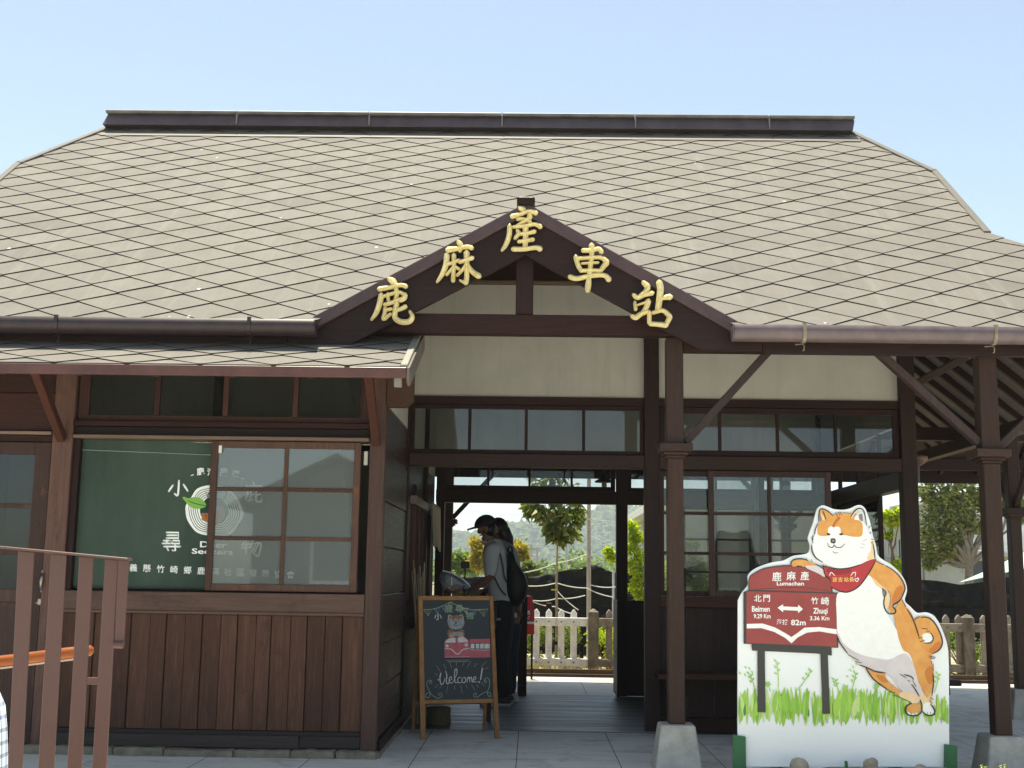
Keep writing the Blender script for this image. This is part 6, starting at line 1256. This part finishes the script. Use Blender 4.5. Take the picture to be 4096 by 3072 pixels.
skin_m = paint('skin', '#7d5a46', .5, .05, 20); hair_m = paint('black_hair', '#14100f', .45, .2, 60); tee = paint('white_tee', '#bfbfc3', .9, .05, 6); tee2 = paint('grey_white_shirt', '#a9a9ae', .9, .05, 6); pants_m = paint('black_trousers', '#17171a', .85, .1, 12); jeans_m = paint('navy_jeans', '#222a3c', .85, .12, 12); shoe_m = paint('dark_shoe', '#2a2623', .6, .1, 20); cap_m = paint('black_cap', '#151413', .8, .1, 20); pack_m = paint('black_pack', '#131314', .6, .12, 14); shoe_w = paint('pale_sole', '#c7c2b8', .6)
def P6(x, y, Y): return at(1800 + x / 2.075, 2000 + y / 2.075, Y)
def hand(V, E, pre, wrist, d, side, up, curl=.4, k=1.0):
    """five fingers from a palm: d = pointing direction, side = towards the thumb"""
    w = Vector(wrist); d = Vector(d).normalized(); side = Vector(side).normalized(); up = Vector(up).normalized()
    palm = w + d * .055 * k; V[pre + 'palm'] = (palm, .026 * k); E.append((pre + 'w', pre + 'palm'))
    for i, (off, ln) in enumerate(((.026, .068), (.009, .077), (-.009, .072), (-.026, .056))):
        a = palm + side * off * k + d * .035 * k; b = a + (d * .6 - up * curl * .5) * ln * .55 * k; c = b + (d * .35 - up * curl) * ln * .55 * k
        for n, p, r in (('a', a, .0105), ('b', b, .0095), ('c', c, .008)): V[pre + str(i) + n] = (p, r * k)
        E.extend([(pre + 'palm', pre + str(i) + 'a'), (pre + str(i) + 'a', pre + str(i) + 'b'), (pre + str(i) + 'b', pre + str(i) + 'c')])
    a = w + d * .03 * k + side * .032 * k; b = a + (d * .6 + side * .55) * .038 * k; c = b + (d - up * .3) * .03 * k
    for n, p, r in (('ta', a, .013), ('tb', b, .0115), ('tc', c, .0095)): V[pre + n] = (p, r * k)
    E.extend([(pre + 'palm', pre + 'ta'), (pre + 'ta', pre + 'tb'), (pre + 'tb', pre + 'tc')])
def figure(Y, pts, root, name):
    """pts: profile points (x, y) in the side view; limbs get their own depth"""
    V, E = {}, []; W = lambda k, dy=0: P6(*pts[k], Y) + Vector((0, dy, 0))
    V['pel'] = (W('pel'), .125); V['waist'] = (W('waist'), .115); V['chest'] = (W('chest'), .13); V['uch'] = (W('uch'), .105); V['neck'] = (W('neck'), .054); V['jaw'] = (W('jaw'), .062); V['head'] = (W('head'), .085); V['top'] = (W('top'), .066); V['nose'] = (W('nose'), .013); V['chin'] = (W('chin'), .026)
    E += [('pel', 'waist'), ('waist', 'chest'), ('chest', 'uch'), ('uch', 'neck'), ('neck', 'jaw'), ('jaw', 'head'), ('head', 'top'), ('head', 'nose'), ('jaw', 'chin')]
    for s, dy in (('n', -1), ('f', 1)):
        V[s + 'sh'] = (W(s + 'sh', dy * .165), .062); V[s + 'el'] = (W(s + 'el', dy * .21), .041); V[s + 'w'] = (W(s + 'w', dy * .16), .027)
        E += [('uch', s + 'sh'), (s + 'sh', s + 'el'), (s + 'el', s + 'w')]
        dd = V[s + 'w'][0] - V[s + 'el'][0]; hand(V, E, s, V[s + 'w'][0], dd, (0, -dy, .25) if abs(dd.x) > abs(dd.z) else (-1, 0, 0), (0, 0, 1) if abs(dd.x) > abs(dd.z) else (0, dy, 0), .5)
        V[s + 'hip'] = (W(s + 'hip', dy * .085), .095); V[s + 'kn'] = (W(s + 'kn', dy * .095), .06); V[s + 'an'] = (W(s + 'an', dy * .10), .042); V[s + 'toe'] = (W(s + 'toe', dy * .105), .034)
        E += [('pel', s + 'hip'), (s + 'hip', s + 'kn'), (s + 'kn', s + 'an'), (s + 'an', s + 'toe')]
    return skin_body(V, E, 'body', skin_m, root), V
def dress(b, V, root, shirt, trousers, shoes, sleeve):
    zb = V['pel'][0].z; el = {s: V[s + 'el'][0] for s in 'nf'}
    def is_arm(c): return any((c - Vector(el[s])).length < .0 for s in 'nf')
    def near(c, a, b_, r):
        a, b_ = Vector(a), Vector(b_); d = b_ - a; t = max(0, min(1, (c - a).dot(d) / d.length_squared)); return (c - a - d * t).length < r
    def shirt_t(c):
        if near(c, V['pel'][0] + Vector((0, 0, -.02)), V['uch'][0], .19) and c.z > zb + .085 and c.z < V['neck'][0].z + .01 and not any(near(c, el[s], V[s + 'w'][0], .07) for s in 'nf'): return True
        return any(near(c, V[s + 'sh'][0], V[s + 'sh'][0].lerp(el[s], sleeve), .095) for s in 'nf') and c.z < V['neck'][0].z + .02
    def pant_t(c): return c.z < zb + .13 and c.z > .07 and not any(near(c, el[s], V[s + 'w'][0], .06) or (c - V[s + 'palm'][0]).length < .14 for s in 'nf')
    garment(b, 'shirt', shirt_t, .016, shirt, root, .003); garment(b, 'trousers', pant_t, .012, trousers, root, .003)
    for s in 'nf':
        a, t = V[s + 'an'][0], V[s + 'toe'][0]; d = (t - a); d.z = 0; d.normalize(); m = MB()
        c = Vector((a.x, a.y, 0)); sd2 = Vector((-d.y, d.x, 0)) * .045; pts = [c - d * .06 - sd2 * .8, c + d * .08 - sd2, c + d * .19 - sd2 * .7, c + d * .215, c + d * .19 + sd2 * .7, c + d * .08 + sd2, c - d * .06 + sd2 * .8, c - d * .075]
        m.prism([(p.x, p.y, .002) for p in pts], (0, 0, .028), 1); m.prism([(p.x, p.y, .0305) for p in pts], (0, 0, .05), 0); m.build('shoe', [shoes, shoe_w], root, .012, 2)
def face(V, root, dirx=-1):
    h = V['head'][0]; m = MB()
    for dy in (-1, 1): m.blob((h.x - .066, h.y + dy * .034, h.z + .0), .011, 2, 0, 0, (1, 1, .6)); 
    m.build('eye', [paint('eye_dark', '#181311', .3)], root)
    for dy in (-1, 1):
        m = MB(); m.blob((h.x + .012, h.y + dy * .083, h.z - .012), .03, 2, .1, 0, (.7, .3, 1), 3); m.build('ear', [skin_m], root)
    m = MB(); n_ = V['chin'][0]; m.blob((n_.x - .012, h.y, n_.z + .035), .016, 2, .05, 0, (.6, 1.3, .4), 4); m.build('mouth', [paint('lips', '#7a4a40', .5)], root)
YA = 11.34
ptsA = dict(pel=(445, 905), waist=(425, 770), chest=(400, 560), uch=(385, 425), neck=(352, 345), jaw=(318, 305), head=(292, 232), top=(288, 185), nose=(228, 285), chin=(262, 325), nsh=(352, 410), nel=(340, 640), nw=(225, 725), fsh=(392, 420), fel=(330, 650), fw=(190, 715), nhip=(440, 930), nkn=(425, 1280), nan=(445, 1600), ntoe=(370, 1640), fhip=(450, 930), fkn=(440, 1280), fan=(460, 1590), ftoe=(390, 1630))
RA = thing('person', 'person in white t-shirt and black cap with a backpack reaching over the goods table', 'person', (P6(440, 1650, YA).x, YA, 0))
bA, VA = figure(YA, ptsA, RA, 'body'); dress(bA, VA, RA, tee, pants_m, shoe_m, .62); face(VA, RA)
h = VA['head'][0]; m = MB(); rot = Matrix.Rotation(R(-17), 3, 'Y')
def capf(s, t):
    a = 2 * math.pi * s; e = math.pi / 2 * t; p = Vector((.108 * math.cos(a) * math.cos(e), .092 * math.sin(a) * math.cos(e), .10 * math.sin(e))); return tuple(h + rot @ p + Vector((.006, 0, .022)))
m.grid(capf, 28, 10)
br_ = [(-.02, -.088), (-.08, -.085), (-.135, -.07), (-.168, -.035), (-.178, 0), (-.168, .035), (-.135, .07), (-.08, .085), (-.02, .088)]
m.prism([tuple(h + rot @ Vector((x, y, .004)) + Vector((.006, 0, .022))) for x, y in br_], tuple(rot @ Vector((0, 0, .013)))); m.build('cap', [cap_m], RA)
m = MB(); m.blob((h.x + .048, h.y, h.z - .01), .074, 3, .04, 0, (.8, 1.1, .95), 5); m.build('hair', [hair_m], RA)
m = MB(); q = P6(405, 990, YA - .2); m.box(q.x - .018, q.x + .018, q.y - .004, q.y, q.z - .01, q.z + .01); m.build('trouser_label', [inkp('label_grey', '#8d8d8a')], RA)
BP = thing('backpack', 'black backpack hanging low on the back of the person in white', 'backpack', (P6(560, 700, YA).x, YA, .9))
bk = [(478, 440), (520, 430), (545, 480), (560, 520), (600, 580), (640, 660), (650, 720), (640, 790), (605, 850), (560, 880), (500, 860), (470, 780), (465, 640), (470, 520)]
m = MB(); bs = [tuple(P6(x, y, YA)) for x, y in smooth(bk, True, 3)]; cc = sum((Vector(p) for p in bs), Vector()) / len(bs); vs = []; n = len(bs)
for sc, dy in ((0, -.165), (.55, -.16), (.86, -.13), (1, -.06), (1, .06), (.86, .13), (.55, .16), (0, .165)): vs += [tuple(cc + (Vector(p) - cc) * sc + Vector((0, dy, 0))) for p in bs]
m.add(vs, [(k * n + i, k * n + (i + 1) % n, (k + 1) * n + (i + 1) % n, (k + 1) * n + i) for k in range(7) for i in range(n)], 0, .5, True); m.build('pack_body', [pack_m], BP)
for pts, dy, w in (([(372, 348), (410, 420), (440, 540), (455, 640), (480, 690)], -.14, .05), ([(400, 335), (440, 370), (475, 420), (490, 450)], .12, .05), ([(372, 640), (420, 735), (470, 790)], -.15, .022)):
    m = MB(); ps = smooth([tuple(P6(x, y, YA)) for x, y in pts], False, 4)
    for a, b_ in zip(ps, ps[1:]): m.bar((a[0], YA + dy, a[2]), (b_[0], YA + dy, b_[2]), w, .012, (1, 0, .3))
    m.build('strap', [pack_m], BP)
m = MB(); ps = [tuple(P6(x, y, YA)) for x, y in ((482, 430), (485, 395), (500, 385), (515, 400), (520, 435))]; m.tube(ps, .009, 8); m.build('top_handle', [pack_m], BP)
m = MB(); a, b_ = P6(600, 570, YA - .1), P6(655, 670, YA - .1); m.tube([tuple(a), tuple((a + b_) / 2 + Vector((.01, 0, 0))), tuple(b_)], .004, 6); m.build('zip_cord', [pack_m], BP)
YB_ = 11.74
ptsB = dict(pel=(520, 905), waist=(525, 770), chest=(500, 570), uch=(455, 425), neck=(415, 340), jaw=(412, 312), head=(378, 250), top=(380, 204), nose=(345, 312), chin=(365, 345), nsh=(480, 420), nel=(560, 640), nw=(568, 855), fsh=(440, 420), fel=(400, 640), fw=(330, 720), nhip=(515, 930), nkn=(505, 1280), nan=(500, 1590), ntoe=(425, 1625), fhip=(515, 930), fkn=(500, 1280), fan=(490, 1590), ftoe=(415, 1625))
RB = thing('person', 'person with long dark hair in pale shirt and navy jeans bending behind the cap wearer', 'person', (P6(510, 1640, YB_).x, YB_, 0))
bB, VB = figure(YB_, ptsB, RB, 'body'); dress(bB, VB, RB, tee2, jeans_m, shoe_w, .6); face(VB, RB)
m = MB(); hb_ = VB['head'][0]
m.blob((hb_.x + .025, hb_.y, hb_.z + .03), .10, 3, .03, 0, (1, .95, .9), 6); ps = [tuple(P6(x, y, YB_)) for x, y in ((352, 190), (395, 215), (445, 275), (485, 335), (512, 385))]; m.tube(ps, [.045, .078, .074, .056, .02], 12)
m.build('hair', [hair_m], RB)
m = MB()
for k in range(5): ps = [tuple(P6(x + k * 4, y + k * 6, YB_ - .03 + k * .012)) for x, y in ((330, 300), (292, 380), (276, 440), (276, 490))]; m.tube(ps, [.01, .008, .006, .002], 6)
m.build('hair_strand', [hair_m], RB)
q = P6(545, 955, YB_ - .2); m = MB(); m.box(q.x - .03, q.x + .012, q.y - .004, q.y + .004, q.z - .022, q.z + .02); tag(m.build('paper_slip', [inkp('paper_white', '#d5d7da')]), 'small white slip held low beside the navy jeans', 'paper')
# seated person cut by the left edge of the frame
def plaid_mat():
    N = Nodes('plaid_cloth'); v = N.coord(shift=False); sp = N.n('ShaderNodeSeparateXYZ'); N.l(v, sp.inputs[0])
    def band(o, per, w): return N.math('LESS_THAN', N.math('FRACT', N.math('DIVIDE', o, per)), w)
    a = N.math('ADD', N.math('MULTIPLY', band(N.math('ADD', sp.outputs[0], sp.outputs[1]), .03, .3), .5), N.math('MULTIPLY', band(sp.outputs[2], .03, .3), .5))
    N.set(N.ramp(a, [(0, lin('#dfe4ea')), (.5, lin('#a9b2c2')), (1, lin('#6f7a92'))]), .9); return N.mat
YC = 3.1; e0, e1 = at(2, 2868, YC), at(30, 3060, YC); cx = e1.x - .09
V = {}; E = []
for k, p, r in (('pel', (cx - .02, YC, .43), .135), ('waist', (cx - .01, YC, .56), .13), ('chest', (cx - .04, YC, .72), .14), ('uch', (cx - .10, YC, .86), .10), ('neck', (cx - .15, YC, .95), .054), ('jaw', (cx - .185, YC, 1.0), .062), ('head', (cx - .20, YC, 1.07), .085), ('top', (cx - .195, YC, 1.12), .066), ('nose', (cx - .285, YC, 1.045), .013), ('chin', (cx - .26, YC, .985), .026)): V[k] = (Vector(p), r)
E = [('pel', 'waist'), ('waist', 'chest'), ('chest', 'uch'), ('uch', 'neck'), ('neck', 'jaw'), ('jaw', 'head'), ('head', 'top'), ('head', 'nose'), ('jaw', 'chin')]
for s, dy in (('n', -1), ('f', 1)):
    for k, p, r in (('sh', (cx - .10, YC + dy * .165, .84), .062), ('el', (cx - .16, YC + dy * .2, .60), .041), ('w', (cx - .38, YC + dy * .13, .56), .027), ('hip', (cx - .06, YC + dy * .09, .42), .095), ('kn', (cx - .47, YC + dy * .1, .45), .06), ('an', (cx - .45, YC + dy * .1, .08), .042), ('toe', (cx - .58, YC + dy * .1, .04), .034)): V[s + k] = (Vector(p), r)
    E += [('uch', s + 'sh'), (s + 'sh', s + 'el'), (s + 'el', s + 'w'), ('pel', s + 'hip'), (s + 'hip', s + 'kn'), (s + 'kn', s + 'an'), (s + 'an', s + 'toe')]; hand(V, E, s, V[s + 'w'][0], (-1, 0, -.2), (0, -dy, .2), (0, 0, 1), .4)
RC = thing('person', 'seated person in pale blue plaid shirt at the lower left beside the railing', 'person', (cx, YC, 0))
bC = skin_body(V, E, 'body', skin_m, RC); dress(bC, V, RC, plaid_mat(), pants_m, shoe_m, .95); face(V, RC)
m = MB(); hc = V['head'][0]; m.blob((hc.x + .02, hc.y, hc.z + .025), .098, 3, .03, 0, (1, 1, .95), 7); m.build('hair', [hair_m], RC)
SL = thing('stool', 'low wooden stool under the person in the plaid shirt', 'stool', (cx - .1, YC, 0)); m = MB(); m.box(cx - .25, cx + .08, YC - .17, YC + .17, .27, .30); m.build('seat', [w_x], SL, .006)
for dx in (-.22, .05):
    for dy in (-.14, .14): m = MB(); m.box(cx + dx - .015, cx + dx + .015, YC + dy - .015, YC + dy + .015, 0, .269); m.build('leg', [w_z], SL)
